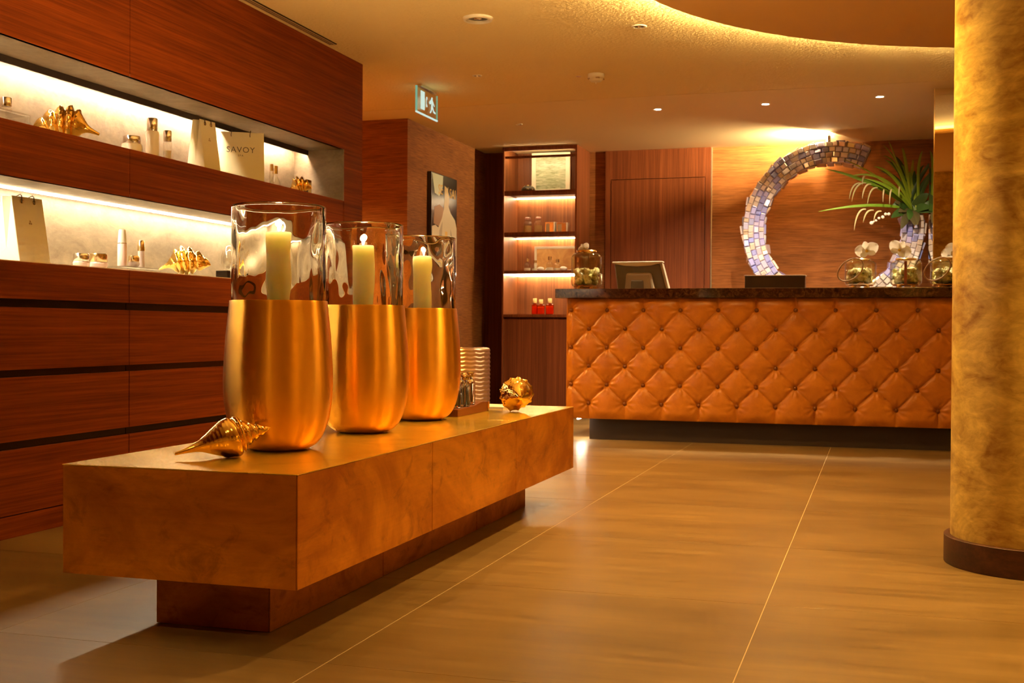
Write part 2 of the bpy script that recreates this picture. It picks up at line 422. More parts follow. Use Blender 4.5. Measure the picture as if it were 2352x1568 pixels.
# ================================================================== ceiling
ce = struct(MB().box(-6.2, 3.6, -3.7, 8.42, CEIL, CEIL + .08).build('ceiling', 'ceiling_stipple'))
box('ceiling_panel', 'ceiling_smooth', ce, -6.2, 3.6, 8.428, 11.1, CEIL, CEIL + .08)
box('ceiling_backing', 'ceiling_smooth', ce, -6.2, 3.6, 8.40, 8.45, CEIL + .012, CEIL + .09)
# dropped round ceiling disc with its light cove
DC, DR, DZ = (1.03, 5.03), 2.197, 2.389
dc = thing('ceiling_disc', 'large round golden brown ceiling disc hung below the ceiling with glowing edge', 'ceiling panel', (DC[0], DC[1], DZ))
MB().lathe([(0, 0), (DR - .004, 0), (DR, .004), (DR, .022), (DR - .01, .026), (0, .026)], 160, (DC[0], DC[1], DZ)).build('disc', 'disc_paint', dc, smooth=30)
MB().lathe([(DR - .30, .026), (DR - .30, CEIL - DZ), ], 96, (DC[0], DC[1], DZ)).build('hanger', 'ceiling_smooth', dc, smooth=30)
MB().lathe([(DR - .05, .0265), (DR - .044, .0265), (DR - .044, .0425), (DR - .05, .0425), (DR - .05, .0265)], 160, (DC[0], DC[1], DZ)).build('lip', 'disc_paint', dc, smooth=30)
MB().lathe([(DR - .13, .0275), (DR - .13, .0405), (DR - .142, .0405), (DR - .142, .0275)], 72, (DC[0], DC[1], DZ)).build('led_strip', 'led_cove', dc, smooth=30)

# ================================================================== outer walls
struct(box('wall_front', 'stucco_column', None, -6.2, 3.6, -3.75, -3.6, 0, CEIL))
struct(box('wall_right', 'stucco_column', None, 3.45, 3.6, -3.6, 11.0, 0, CEIL))
wb = struct(box('wall_back', 'grasscloth', None, -6.2, 3.45, 10.93, 11.08, 0, CEIL))
struct(box('wall_corridor_end', 'grasscloth', None, -6.2, -6.05, 6.9, 10.93, 0, CEIL))
struct(box('wall_corridor_side', 'grasscloth', None, -6.05, -3.76, 6.78, 6.93, 0, CEIL))
struct(box('wall_alcove', 'grasscloth', None, -6.05, -3.58, 8.80, 10.925, 0, CEIL))
struct(box('wall_return', 'wood_dark_z', None, -3.58, -3.31, 10.75, 10.925, 0, CEIL))

# ------------------------------------------------------------------ left panelled wall with two lit niches
FX, BX = -3.125, -3.455
struct(box('wall_left_plain', 'wood_y', None, -3.75, FX, -3.6, 2.04, 0, CEIL))
struct(box('wall_left', 'wood_y', None, -3.75, -3.47, 2.0405, 6.93, 0, CEIL))
wl = root_struct('wall_left_niches', (-3.3, 4.5, 1.05))
YA, YM, YE, YN = 2.042, 4.485, 6.93, 6.65
for (a, b2) in ((YA, YM - .0015), (YM + .0015, YE)):
    box('wood_panel', 'wood_y', wl, FX - .02, FX, a, b2, 1.888, CEIL, 0.0008)
    box('wood_panel', 'wood_y', wl, FX - .02, FX, a, min(b2, YN), 1.365, 1.575, 0.0)
box('wood_stile', 'wood_y', wl, FX - .02, FX, YN + .0116, YE, 1.0485, 1.8875)
box('wall_end', 'wood_y', wl, -3.47, FX - .0202, YN + .012, YE, 1.0485, CEIL)
box('niche_fill', 'wood_y', wl, -3.47, FX - .0202, YA, YN + .011, 1.90, CEIL)
for nm, z0, z1 in (('upper', 1.575, 1.888), ('lower', 1.047, 1.365)):
    box('niche_back', 'stucco_niche', wl, -3.469, BX, YA, YN + .01, z0 - .01 if nm == 'upper' else z0 + .0005, z1 + .06)
    box('niche_end', 'stucco_niche', wl, BX, FX - .0005, YN, YN + .0115, z0, z1)
    box('niche_soffit', 'stucco_niche', wl, -3.36, FX - .0005, YA, YN, z1, z1 + .012)
    box('niche_cover', 'stucco_niche', wl, BX, -3.3605, YA, YN, z1 + .045, z1 + .055)
    if nm == 'upper':
        box('niche_shelf', 'white_paint', wl, BX, FX - .0205, YA, YN, z0 - .03, z0)  # unseen shelf top, made white to bounce light onto the soffit
        box('shadow_profile', 'dark_gap', wl, -3.366, -3.3605, YA, YN, z1 - .030, z1 + .02)
        box('led_strip', 'led_niche_slot', wl, -3.392, -3.372, YA, YN - .01, z1 + .012, z1 + .018)
    else:
        box('niche_shelf', 'white_paint', wl, BX, FX - .0205, YA, YN, z0 + .0005, z0 + .004)  # white here too, as a bounce surface for the lower soffit
        box('led_strip', 'led_niche', wl, -3.405, -3.365, YA, YN - .002, z1 - .004, z1 + .006)
        box('led_profile', 'silver', wl, -3.425, -3.4055, YA, YN - .002, z1 + .0, z1 + .006)

# ------------------------------------------------------------------ drawer cabinets under the niches
def drawer_cabinet(y0, y1, label):
    c = thing('drawer_cabinet', label, 'cabinet', (FX - .19, (y0 + y1) / 2, 0), 0, 'built-in drawer cabinets')
    g = .0022
    box('body', 'dark_gap', c, -3.465, FX - .0255, y0 + g, y1 - g, 0.0, 1.04)
    box('top_panel', 'wood_y', c, -3.465, FX, y0 + g, y1 - g, .905, 1.0465, .0008)
    for a, b2 in ((.607, .633 + .24), (.364 - .03 + .03, .607)): pass
    for z0, z1 in ((.635, .873), (.364, .607), (.087, .333)):
        box('drawer', 'wood_y', c, FX - .022, FX, y0 + g, y1 - g, z0, z1, .0008)
    for z0, z1 in ((.873, .905), (.607, .635), (.333, .364)):
        box('finger_channel', 'bronze_dark', c, FX - .0252, FX - .018, y0 + g, y1 - g, z0 + .0005, z1 - .0005)
    box('plinth', 'wood_y', c, FX - .020, FX - .0005, y0 + g, y1 - g, 0.0005, .083)
    return c
drawer_cabinet(YA, YM, 'long reddish brown drawer cabinet under the paper bag and cream jars')
drawer_cabinet(YM, YE, 'long reddish brown drawer cabinet behind the gold candle vases')

# ------------------------------------------------------------------ ceiling slot diffuser
sl = thing('air_slot', 'long dark slot air diffuser in ceiling beside wooden wall', 'air vent', (-3.068, 4.2, CEIL - .004))
box('frame', 'bronze_dark', sl, -3.092, -3.044, 2.0, 6.385, CEIL - .004, CEIL - .0005)
for k, xx in enumerate((-3.087, -3.071, -3.055)):
    box('slat', 'handle_leather', sl, xx - .0025, xx + .0025, 2.0, 6.38, CEIL - .007, CEIL - .004)

# ------------------------------------------------------------------ door in the back wall
d1 = root_struct('door_1', (-1.96, 10.92, 0))
box('surround', 'wood_dark_z', d1, -2.45, -1.472, 10.915, 10.9295, 0, CEIL)
box('door_leaf', 'wood_dark_z', d1, -2.392, -1.528, 10.895, 10.9145, 0.004, 2.188, .002)
box('side_panel', 'wood_dark_z', d1, -2.45, -2.398, 10.898, 10.9145, 0, CEIL, .001)
box('side_panel', 'wood_dark_z', d1, -1.522, -1.472, 10.898, 10.9145, 0, CEIL, .001)
box('header_panel', 'wood_dark_z', d1, -2.3975, -1.5225, 10.898, 10.9145, 2.194, CEIL, .001)
struct(box('trim_1', 'mirror_edge', None, -1.470, -1.460, 10.905, 10.93, 0, CEIL))

# ================================================================== column
colm = thing('column', 'round column in mottled golden brown stucco with dark wooden foot ring', 'column', (.522, 4.44, 0))
MB().lathe([(0, .0), (.279, .0), (.279, DZ - .001), (0, DZ - .001)], 128, (.522, 4.44, 0)).build('shaft', 'stucco_column', colm, smooth=40)
MB().lathe([(.2795, .0005), (.299, .0005), (.300, .002), (.300, .094), (.298, .0955), (.2795, .0955), (.2795, .0005)], 128, (.522, 4.44, 0)).build('foot_ring', 'wood_skirting', colm, smooth=40)

# ================================================================== low brass table
tb = thing('low_table', 'long low brass clad table on a recessed plinth', 'table', (-1.693, 4.007, 0))
TX0, TX1, TY0, TY1, TZ0, TZ1 = -2.033, -1.354, 2.629, 5.385, .158, .442
box('slab_core', 'dark_gap', tb, TX0 + .004, TX1 - .004, TY0 + .004, TY1 - .004, TZ0 + .003, TZ1 - .004)
js = [TY0, 3.551, 4.466, TY1]
for a, b2 in zip(js, js[1:]):
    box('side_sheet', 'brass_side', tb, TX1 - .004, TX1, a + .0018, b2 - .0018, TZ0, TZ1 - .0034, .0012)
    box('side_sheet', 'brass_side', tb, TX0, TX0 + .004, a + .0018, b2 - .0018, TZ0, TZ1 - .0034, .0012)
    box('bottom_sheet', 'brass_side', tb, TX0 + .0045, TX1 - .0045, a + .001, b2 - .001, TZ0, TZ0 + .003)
js2 = [TY0, 4.466, TY1]
for a, b2 in zip(js2, js2[1:]):
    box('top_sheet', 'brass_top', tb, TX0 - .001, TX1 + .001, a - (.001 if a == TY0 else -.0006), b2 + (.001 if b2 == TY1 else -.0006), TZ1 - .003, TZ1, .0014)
box('end_sheet', 'brass_side', tb, TX0 + .0045, TX1 - .0045, TY0, TY0 + .004, TZ0, TZ1 - .0032, .0008)
box('end_sheet', 'brass_side', tb, TX0 + .0045, TX1 - .0045, TY1 - .004, TY1, TZ0, TZ1 - .0032, .0008)
box('plinth_core', 'dark_gap', tb, -1.862, -1.526, 2.806, 5.164, .0, TZ0 - .0005)
js = [2.802, 3.55, 4.486, 5.168]
for a, b2 in zip(js, js[1:]):
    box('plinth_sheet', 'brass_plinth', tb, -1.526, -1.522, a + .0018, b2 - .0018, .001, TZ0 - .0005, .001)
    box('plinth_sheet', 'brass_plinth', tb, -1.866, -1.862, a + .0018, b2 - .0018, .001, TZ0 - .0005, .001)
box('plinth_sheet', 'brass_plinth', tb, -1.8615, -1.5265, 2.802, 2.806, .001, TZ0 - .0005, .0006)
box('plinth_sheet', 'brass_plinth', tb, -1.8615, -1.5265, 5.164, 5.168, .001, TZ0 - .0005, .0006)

# ------------------------------------------------------------------ candle vases
def smooth_profile(pts, n=6):
    out = []
    for i in range(len(pts) - 1):
        p0 = pts[max(i - 1, 0)]; p1 = pts[i]; p2 = pts[i + 1]; p3 = pts[min(i + 2, len(pts) - 1)]
        for k in range(n):
            t = k / n
            out.append(tuple(0.5 * (2 * p1[d] + (p2[d] - p0[d]) * t + (2 * p0[d] - 5 * p1[d] + 4 * p2[d] - p3[d]) * t * t + (3 * p1[d] - p0[d] - 3 * p2[d] + p3[d]) * t ** 3) for d in (0, 1)))
    out.append(pts[-1]); return out
VB = smooth_profile([(.066, .0), (.094, .006), (.122, .028), (.143, .072), (.155, .13), (.159, .185), (.158, .25), (.153, .33), (.147, .39), (.1425, .436)], 5)
def glass_cyl(seed, r0, z0, z1, th, n=160, m=90):
    """hand blown cylinder: smooth outer wall, rippled inner wall, rounded lip, closed thick foot"""
    rnd = random.Random(seed)
    waves = [(rnd.choice([1, 2, 3, 4, 5, 7]), rnd.uniform(4, 60), rnd.uniform(0, 6.28), rnd.uniform(.3, 1.0)) for _ in range(9)]
    streak = [(rnd.choice([9, 13, 17, 22]), rnd.uniform(3, 16), rnd.uniform(0, 6.28), rnd.uniform(.3, .8)) for _ in range(6)]
    def wob(t, z, s):
        a = sum(A * math.sin(k * t + f * z + ph + s) for k, f, ph, A in waves) * .00055
        a += sum(A * math.sin(k * t + 2.2 * math.sin(f * z) + ph + s) for k, f, ph, A in streak) * .00020
        return a
    vs = []; fs = []
    def ring(rf, z):
        b = len(vs)
        for k in range(n):
            t = 2 * PI * k / n; r = rf(t); vs.append((r * math.cos(t), r * math.sin(t), z))
        return b
    rings = []
    for i in range(m + 1):
        z = z0 + (z1 - z0) * i / m
        rings.append(ring(lambda t, z=z: r0 + .35 * wob(t, z, 0), z))
    rings.append(ring(lambda t: r0 - th * .5 + wob(t, z1, 0) * .5, z1 + th * .45))
    for i in range(m + 1):
        z = z1 - (z1 - z0 - .012) * i / m
        rings.append(ring(lambda t, z=z: r0 - th + wob(t, z, 1.7), z))
    for A, B in zip(rings, rings[1:]):
        for k in range(n): k2 = (k + 1) % n; fs.append((A + k, A + k2, B + k2, B + k))
    b = len(vs); vs.append((0, 0, z0)); vs.append((0, 0, z0 + .012))
    for k in range(n):
        k2 = (k + 1) % n; fs.append((rings[0] + k2, rings[0] + k, b)); fs.append((rings[-1] + k, rings[-1] + k2, b + 1))
    o = MB(); o.v = vs; o.f = fs; return o
VASES = [((-1.694, 3.165), 'gold candle vase with glass cylinder nearest the camera', 11, 0.0, 1.082),
         ((-1.706, 3.795), 'gold candle vase with glass cylinder in the middle of three', 23, 1.3, 1.087),
         ((-1.727, 4.390), 'gold candle vase with glass cylinder beside the tray of bottles', 37, 2.6, 1.082)]
for (x, y), lab, sd, rz, ct in VASES:
    v = thing('candle_vase', lab, 'vase', (x, y, TZ1), rz, 'gold candle vases on the brass table')
    inner = [(r - .004, z) for r, z in reversed(VB[1:])]
    inner = [(.1425 - .0005, .4375)] + [(.1385, .436)] + [(max(r, .05), z + .004) for r, z in inner[1:]] + [(0, .008)]
    MB().lathe([(0, 0)] + VB + inner, 128).build('bowl', 'gold_vase', v, True, 50)
    MB().lathe([(0, .20), (.146, .20), (.146, .228), (0, .228)], 64).build('holder_plate', 'gold_trim', v, True, 40)
    glass_cyl(sd, .1372, .2295, .713, .0062).build('glass_cylinder', 'vase_glass', v, True, 60)
    dz = .2425
    rnd = random.Random(sd)
    pr = [(0, 0), (.034, 0), (.0355, .002), (.0355, ct - TZ1 - dz - .003), (.0335, ct - TZ1 - dz), (.026, ct - TZ1 - dz - .004), (.010, ct - TZ1 - dz - .008), (0, ct - TZ1 - dz - .008)]
    off = {11: (-.003, .002), 23: (-.001, .003), 37: (.008, -.004)}[sd]
    cd = thing('pillar_candle', {11: 'tall ivory pillar candle burning in the nearest glass cylinder', 23: 'tall ivory pillar candle burning in the middle glass cylinder', 37: 'tall ivory pillar candle burning in the farthest glass cylinder'}[sd],
               'candle', (x + off[0], y + off[1], TZ1 + dz), 0, 'pillar candles in the gold vases')
    MB().lathe(pr, 48).build('wax', 'candle_wax', cd, True, 50)
    h = ct - TZ1 - dz - .008
    MB().tube([(0, 0, h), (.001, 0, h + .008), (.003, .001, h + .015)], .0012, 6).build('wick', 'wick', cd, True, 60)
    MB().lathe([(0, h + .008), (.004, h + .012), (.0062, h + .019), (.0052, h + .028), (.0028, h + .038), (0, h + .048)], 16).build('flame', 'flame', cd, True, 80)
    lamp('candle_light', 'POINT', (0, 0, h + .034), 18.0, (1.0, 0.64, 0.28), None, shadow_soft_size=.012).parent = cd

# ------------------------------------------------------------------ gold sea shells
def seashell(name, label, A, B, Cc, prof, turns, knobs, knob_amp, loc_group=None, flare=0.0, s0=.42, nu=150, nv=72, sut=.16):
    """shell grown along a bent axis A (canal tip) - B (belly) - Cc (apex)"""
    A, B, Cc = Vector(A), Vector(B), Vector(Cc)
    P = smooth_profile(prof, 12)
    def rad(s):
        for (s0_, r0_), (s1_, r1_) in zip([(p[0], p[1]) for p in P], [(p[0], p[1]) for p in P][1:]):
            if s0_ <= s <= s1_: return r0_ + (r1_ - r0_) * (s - s0_) / max(1e-9, s1_ - s0_)
        return P[-1][1]
    mb = MB(); vs = []
    Bc = B * 2 - (A + Cc) * .5
    for i in range(nu + 1):
        s = i / nu
        c = A * (1 - s) ** 2 + Bc * 2 * s * (1 - s) + Cc * s * s
        t = ((Bc - A) * (1 - s) + (Cc - Bc) * s).normalized()
        a = t.cross(Vector((0, 0, 1))).normalized(); b2 = a.cross(t).normalized()
        R = max(rad(s), .0004)
        for k in range(nv):
            th = 2 * PI * k / nv
            f = 1.0
            q = (s - s0) / (1 - s0)
            turn = turns * (1 - (1 - max(q, 0)) ** 1.45) if q > 0 else q * turns * .55
            ph = (turn + th / (2 * PI)) % 1.0; d = min(ph, 1 - ph)
            on = min(1.0, max(0.0, (s - s0 + .10) / .12))
            f *= 1 - on * sut * math.exp(-(d / .11) ** 2) + on * .10 * math.sin(PI * ph) ** 1.5
            if knobs:
                e = min(1.0, max(0.0, (s - .22) / .14)) * (1 - max(0, (s - .80) / .20))
                f *= 1 + knob_amp * e * math.sin(PI * ph) ** 3 * max(0, math.cos(knobs * th)) ** 1.3
            f *= 1 + .004 * math.sin(s * 170 + th) + (.022 * math.sin(6 * PI * ph) * math.sin(17 * th + 6 * ph) * min(1, s * 4) if knobs else 0)
            if flare and .12 < s < .58:
                w = math.sin(PI * (s - .12) / .46); f *= 1 + flare * w * max(0, math.cos(th + 1.9)) ** 3 - .22 * w * max(0, math.cos(th + 1.2)) ** 6
            vs.append(tuple(c + a * (R * f * math.cos(th)) + b2 * (R * f * math.sin(th))))
    fs = []
    for i in range(nu):
        for k in range(nv):
            k2 = (k + 1) % nv; fs.append((i * nv + k, i * nv + k2, (i + 1) * nv + k2, (i + 1) * nv + k))
    fs.append(tuple(range(nv - 1, -1, -1))); fs.append(tuple(range(nu * nv, (nu + 1) * nv)))
    zmin = min(v[2] for v in vs); fl_ = loc_group
    mb.v = [(v[0], v[1], v[2] - zmin + fl_) for v in vs]; mb.f = fs
    return tag(mb.build(name, 'gold_shell', None, smooth=180), label, 'sea shell', 'gold sea shells')
PROF1 = [(0, .004), (.10, .008), (.22, .017), (.34, .036), (.45, .052), (.54, .055), (.62, .049), (.68, .034), (.78, .024), (.88, .015), (.96, .006), (1.0, .0008)]
seashell('sea_shell', 'shiny gold spindle shell at the near corner of the brass table', (-1.812, 2.806, .448), (-1.707, 2.905, .486), (-1.622, 2.985, .510), PROF1, 4.2, 0, 0, TZ1 + .0, flare=.12, s0=.60, sut=.20)
PROF2 = [(0, .010), (.10, .024), (.22, .045), (.36, .060), (.52, .064), (.66, .054), (.78, .040), (.90, .022), (1.0, .003)]
seashell('sea_shell', 'rounded knobby gold shell at the far end of the brass table', (-1.46, 4.87, .49), (-1.505, 4.965, .50), (-1.575, 5.06, .50), PROF2, 3.4, 13, .09, TZ1, flare=.12, s0=.40, sut=.12)
PROF3 = [(0, .005), (.10, .009), (.19, .017), (.28, .040), (.40, .062), (.54, .062), (.66, .052), (.78, .040), (.90, .024), (1.0, .004)]
def shelf_shell(label, c, half, zf, prof, flip=1, dip=.0):
    cx, cy = c; d = Vector((.88, .47, 0)) * half * flip
    seashell('sea_shell', label, (cx - d.x, cy - d.y, zf + .02), (cx, cy, zf + .06), (cx + d.x, cy + d.y, zf + .045 + dip), prof, 4.2, 9, .13, zf, flare=.06, s0=.32, sut=.15)
shelf_shell('large gold conch shell on upper shelf left of the cream jar', (-3.285, 4.27), -.132, 1.576, [(s, r * 1.08) for s, r in PROF3])
shelf_shell('gold conch shell pointing right on the lower shelf', (-3.285, 5.17), .124, 1.0515, PROF3)
shelf_shell('small gold conch shell beside the dark box on the upper shelf', (-3.235, 6.29), .070, 1.576, [(s, r * .72) for s, r in PROF3])

# ------------------------------------------------------------------ tray with glass bottles, card
tr = thing('wooden_tray', 'low dark red wooden tray with gold end tag holding glass bottles', 'tray', (-1.69, 4.765, TZ1))
MB().prism([(0, 0), (.40, 0), (.40, .042), (.30, .046), (.20, .034), (.0, .030)], (-1.632, 4.565, TZ1), (0, 1, 0), (0, 0, 1), (-.105, 0, 0)).build('body', 'wood_tray', tr, smooth=None, bevel=.002)
box('tag', 'gold_trim', tr, -1.700, -1.665, 4.9652, 4.968, TZ1 + .012, TZ1 + .040)
box('tag', 'gold_trim', tr, -1.6318, -1.629, 4.945, 4.9652, TZ1 + .012, TZ1 + .040)
BOT = [(0, 0), (.019, 0), (.021, .003), (.021, .082), (.019, .092), (.011, .100), (.0105, .112), (.012, .112), (.012, .124)]
for k, (bx_, by_, lab, s) in enumerate([(-1.668, 4.640, 'clear glass bottle in tray beside the farthest vase', 1.12), (-1.655, 4.715, 'clear glass bottle second from the vase in the tray', 1.0), (-1.700, 4.775, 'clear glass bottle at the rear side of the tray', 1.02), (-1.660, 4.800, 'clear glass bottle nearest the gold tag of the tray', 1.02)]):
    zt = TZ1 + (.0335 if by_ < 4.75 else (.038 if by_ < 4.79 else .0405))
    b = thing('glass_bottle', lab, 'bottle', (bx_, by_, zt), 0, 'glass bottles in the tray')
    MB().lathe([(r, z * s) for r, z in BOT] + [(.0095, .124 * s), (.0095, .098 * s), (.017, .089 * s), (.0185, .008), (0, .008)], 28).build('glass', 'solid_glass', b, True, 40)
    MB().lathe([(.0123, .112 * s), (.0145, .113 * s), (.0145, .118 * s), (.0123, .119 * s)], 20).build('neck_ring', 'gold_cap', b, True, 40)
    MB().lathe([(0, .1245 * s), (.016, .1245 * s), (.0165, .130 * s), (.009, .133 * s), (0, .133 * s)], 20).build('cap', 'gold_cap', b, True, 40)
bk = thing('booklet', 'flat pale booklet lying behind the rounded gold shell', 'booklet', (-1.70, 5.20, TZ1), math.radians(-6))
box('cover', 'card_white', bk, -.075, .105, -.095, .095, .006, .0085, local=True); box('pages', 'paper_white', bk, -.073, .103, -.093, .093, .0, .006, local=True)

# ================================================================== reception counter
CX0, CX1 = -2.17, 1.30
rc = thing('reception_counter', 'reception counter with deep buttoned tan leather front and dark plinth', 'counter', ((CX0 + CX1) / 2, 8.53, 0))
box('carcass', 'wood_dark_z', rc, CX0 + .012, CX1, 8.428, 8.655, .156, 1.0265)
box('plinth', 'plinth_black', rc, -2.02, CX1 - .05, 8.51, 8.655, 0.0, .1555)
box('side_panel', 'leather', rc, CX0, CX0 + .0115, 8.40, 8.655, .156, 1.0265, .004)
P_, Q_, X0_, Z0_, ROW = .2645, .268, -1.871, .94, .134
ZB, ZT_ = .157, 1.0262
def tuft(x, z):
    u = (x - X0_) / P_; w = (z - Z0_) / Q_
    if z > Z0_: h = abs(math.sin(PI * u)) ** .42
    elif z < Z0_ - 5 * ROW: h = abs(math.sin(PI * (u - .5))) ** .42
    else: h = (abs(math.sin(PI * (u + w))) * abs(math.sin(PI * (u - w)))) ** .21
    h = .038 * h
    # buttons pulled in, with soft gathers around them
    r = round((Z0_ - z) / ROW); r = max(0, min(5, r))
    zc = Z0_ - r * ROW; xo = X0_ + (P_ / 2 if r % 2 else 0); xc = xo + round((x - xo) / P_) * P_
    dx, dz = x - xc, z - zc; d2 = dx * dx + dz * dz; d = math.sqrt(d2)
    h *= 1 - .97 * math.exp(-d2 / .00042)
    seedv = (math.sin(xc * 91.7 + zc * 47.3) * 43758.5) % 1.0
    an = math.atan2(dz, dx)
    h += (.0016 + .0016 * seedv) * math.cos(9 * an + 7 * seedv) * math.exp(-((d - .045) / .032) ** 2)
    e = min(z - ZB, ZT_ - z, x - CX0, .06)
    if e < .06: h = h * (.25 + .75 * math.sin(PI / 2 * max(0, e) / .06))
    return 8.412 - h
nx, nz = 560, 146
tv = []; tf = []
for j in range(nz + 1):
    z = ZB + (ZT_ - ZB) * j / nz
    for i in range(nx + 1):
        x = CX0 + (CX1 - CX0) * i / nx; tv.append((x, tuft(x, z), z))
for j in range(nz):
    for i in range(nx):
        a = j * (nx + 1) + i; tf.append((a, a + 1, a + nx + 2, a + nx + 1))
nb = len(tv)
tv += [(CX0, 8.427, ZB), (CX1, 8.427, ZB), (CX1, 8.427, ZT_), (CX0, 8.427, ZT_)]
tf.append((nb, nb + 3, nb + 2, nb + 1))
tf.append(tuple([nb, nb + 1] + [i for i in range(nx, -1, -1)]))
tf.append(tuple([nb + 2, nb + 3] + [nz * (nx + 1) + i for i in range(0, nx + 1)]))
tf.append(tuple([nb + 3, nb] + [j * (nx + 1) for j in range(0, nz + 1)]))
tf.append(tuple([nb + 1, nb + 2] + [j * (nx + 1) + nx for j in range(nz, -1, -1)]))
tp = MB(); tp.v = tv; tp.f = tf
tp = tp.build('tufted_panel', 'leather', rc, smooth=70)
btn = None
for r in range(6):
    z = Z0_ - r * ROW
    for k in range(-2, 13):
        x = X0_ + (P_ / 2 if r % 2 else 0) + k * P_
        if x < CX0 + .01 or x > CX1 - .02: continue
        if btn is None:
            btn = MB().lathe([(0, -.004), (.0125, -.004), (.0145, 0), (.0125, .005), (.007, .0085), (0, .0095)], 16).build('button', 'leather_button', tp, True, 60); b = btn
        else: b = btn.copy(); COL.objects.link(b)
        b.rotation_euler = (PI / 2, 0, 0); b.location = Vector((x, tuft(x, z) - .007, z)) - wloc(tp)
box('led_strip', 'led_floor', rc, -2.10, -2.085, 8.45, 8.65, .148, .1555)
wt = tag(MB().box(-2.244, CX1 + .03, 8.35, 8.662, 1.0268, 1.093).build('marble_worktop', 'marble_brown', None, bevel=.003), 'polished dark brown marble slab on top of the leather counter', 'worktop')

# desk behind the counter (keeps the monitor), sideboard along the back wall
ds = thing('reception_desk', 'low wooden work desk hidden behind the leather counter', 'desk', (-.92, 9.0, 0))
box('desk_top', 'wood_dark_z', ds, -2.05, .30, 8.668, 9.32, .72, .75, .002)
for xx in (-2.0, -.9, .22): box('leg_panel', 'wood_dark_z', ds, xx, xx + .03, 8.70, 9.30, 0, .7195)
sb = thing('sideboard', 'low wooden sideboard along the back wall below the mosaic ring', 'sideboard', (-.25, 10.5, 0))
box('body', 'wood_dark_z', sb, -1.40, .95, 10.12, 10.885, .06, .846)
box('top', 'marble_brown', sb, -1.42, .97, 10.10, 10.89, .8465, .872, .002)
for k in range(4): box('door_front', 'wood_dark_z', sb, -1.40 + k * .5875 + .003, -1.40 + (k + 1) * .5875 - .003, 10.10, 10.1195, .07, .84, .001)
box('kick', 'plinth_black', sb, -1.36, .91, 10.15, 10.88, 0, .0595)

# mirror clad pillar at the counter end
mp = thing('mirror_pillar', 'tall mirror clad pillar rising behind the counter beside the column', 'pillar', (.66, 9.06, 0))
box('core', 'dark_gap', mp, .352, .98, 8.676, 9.44, 0, CEIL - .001)
box('mirror_panel', 'mirror', mp, .352, .487, 8.670, 8.6755, 0.0, CEIL - .001)
box('mirror_panel', 'mirror', mp, .495, .98, 8.670, 8.6755, 0.0, CEIL - .001)
box('mirror_panel', 'mirror', mp, .3465, .3515, 8.676, 9.44, 0.0, CEIL - .001)
box('edge_strip', 'mirror_edge', mp, .345, .3518, 8.667, 8.6757, 0.0, CEIL - .0012)
box('edge_strip', 'mirror_edge', mp, .4875, .4945, 8.668, 8.6757, 0.0, CEIL - .0012)

# ================================================================== display shelf unit
SX0, SX1, SY0, SY1 = -3.305, -2.605, 10.43, 10.925
sh = thing('display_shelf', 'tall dark wooden display unit with lit shelves beside the door', 'shelf unit', (-2.955, 10.68, 0))
box('side_panel', 'wood_case', sh, SX0, SX0 + .014, SY0, SY1, 0, CEIL - .001)
box('side_panel', 'wood_dark_z', sh, SX1 - .014, SX1, SY0, SY1, 0, CEIL - .001)
box('back_panel', 'wood_case', sh, SX0 + .0145, SX1 - .0145, 10.86, 10.875, .885, CEIL - .002)
box('front_edge', 'wood_dark_z', sh, SX0 - .001, SX0 + .012, SY0 - .004, SY0 - .0005, 0, CEIL - .001)
box('front_edge', 'wood_dark_z', sh, SX1 - .016, SX1 + .001, SY0 - .004, SY0 - .0005, 0, CEIL - .001)
box('top_rail', 'wood_dark_z', sh, SX0 + .0145, SX1 - .0145, SY0 - .003, SY0 + .02, 2.425, CEIL - .001)
box('light_rail', 'wood_dark_z', sh, SX0 + .0145, SX1 - .0145, SY0 + .03, SY0 + .05, 2.362, 2.382)
box('led_strip', 'led_case', sh, SX0 + .03, SX1 - .03, SY0 + .052, SY0 + .062, 2.364, 2.380)
for z0, z1, lip in ((2.035, 2.062, 1), (1.658, 1.684, 1), (1.305, 1.334, 0)):
    box('shelf', 'wood_dark_z', sh, SX0 + .0145, SX1 - .0145, SY0 + .01, 10.8595, z0, z1, .001)
    if lip:
        box('shelf_lip', 'wood_dark_z', sh, SX0 + .0145, SX1 - .0145, SY0 + .012, SY0 + .024, z0 - .016, z0 - .0005)
        box('led_strip', 'led_case', sh, SX0 + .02, SX1 - .02, 10.815, 10.835, z0 - .008, z0 - .0005); box('led_strip', 'led_case', sh, SX0 + .02, SX1 - .02, SY0 + .03, SY0 + .045, z0 - .006, z0 - .0005)
    else:
        box('led_strip', 'led_case', sh, SX0 + .016, SX1 - .016, SY0 + .03, SY0 + .055, z0 - .012, z0 - .0005); box('led_strip', 'led_case', sh, SX0 + .02, SX1 - .02, 10.815, 10.835, z0 - .008, z0 - .0005)
box('cabinet_top', 'wood_dark_z', sh, SX0 + .0145, SX1 - .0145, SY0 - .006, 10.8595, .910, .936, .001)
box('cabinet_body', 'wood_dark_z', sh, SX0 + .0145, SX1 - .0145, SY0 + .03, 10.8595, .0, .9095)
box('cabinet_door', 'wood_dark_z', sh, SX0 + .017, SX1 - .017, SY0 + .008, SY0 + .0295, .06, .890, .001)

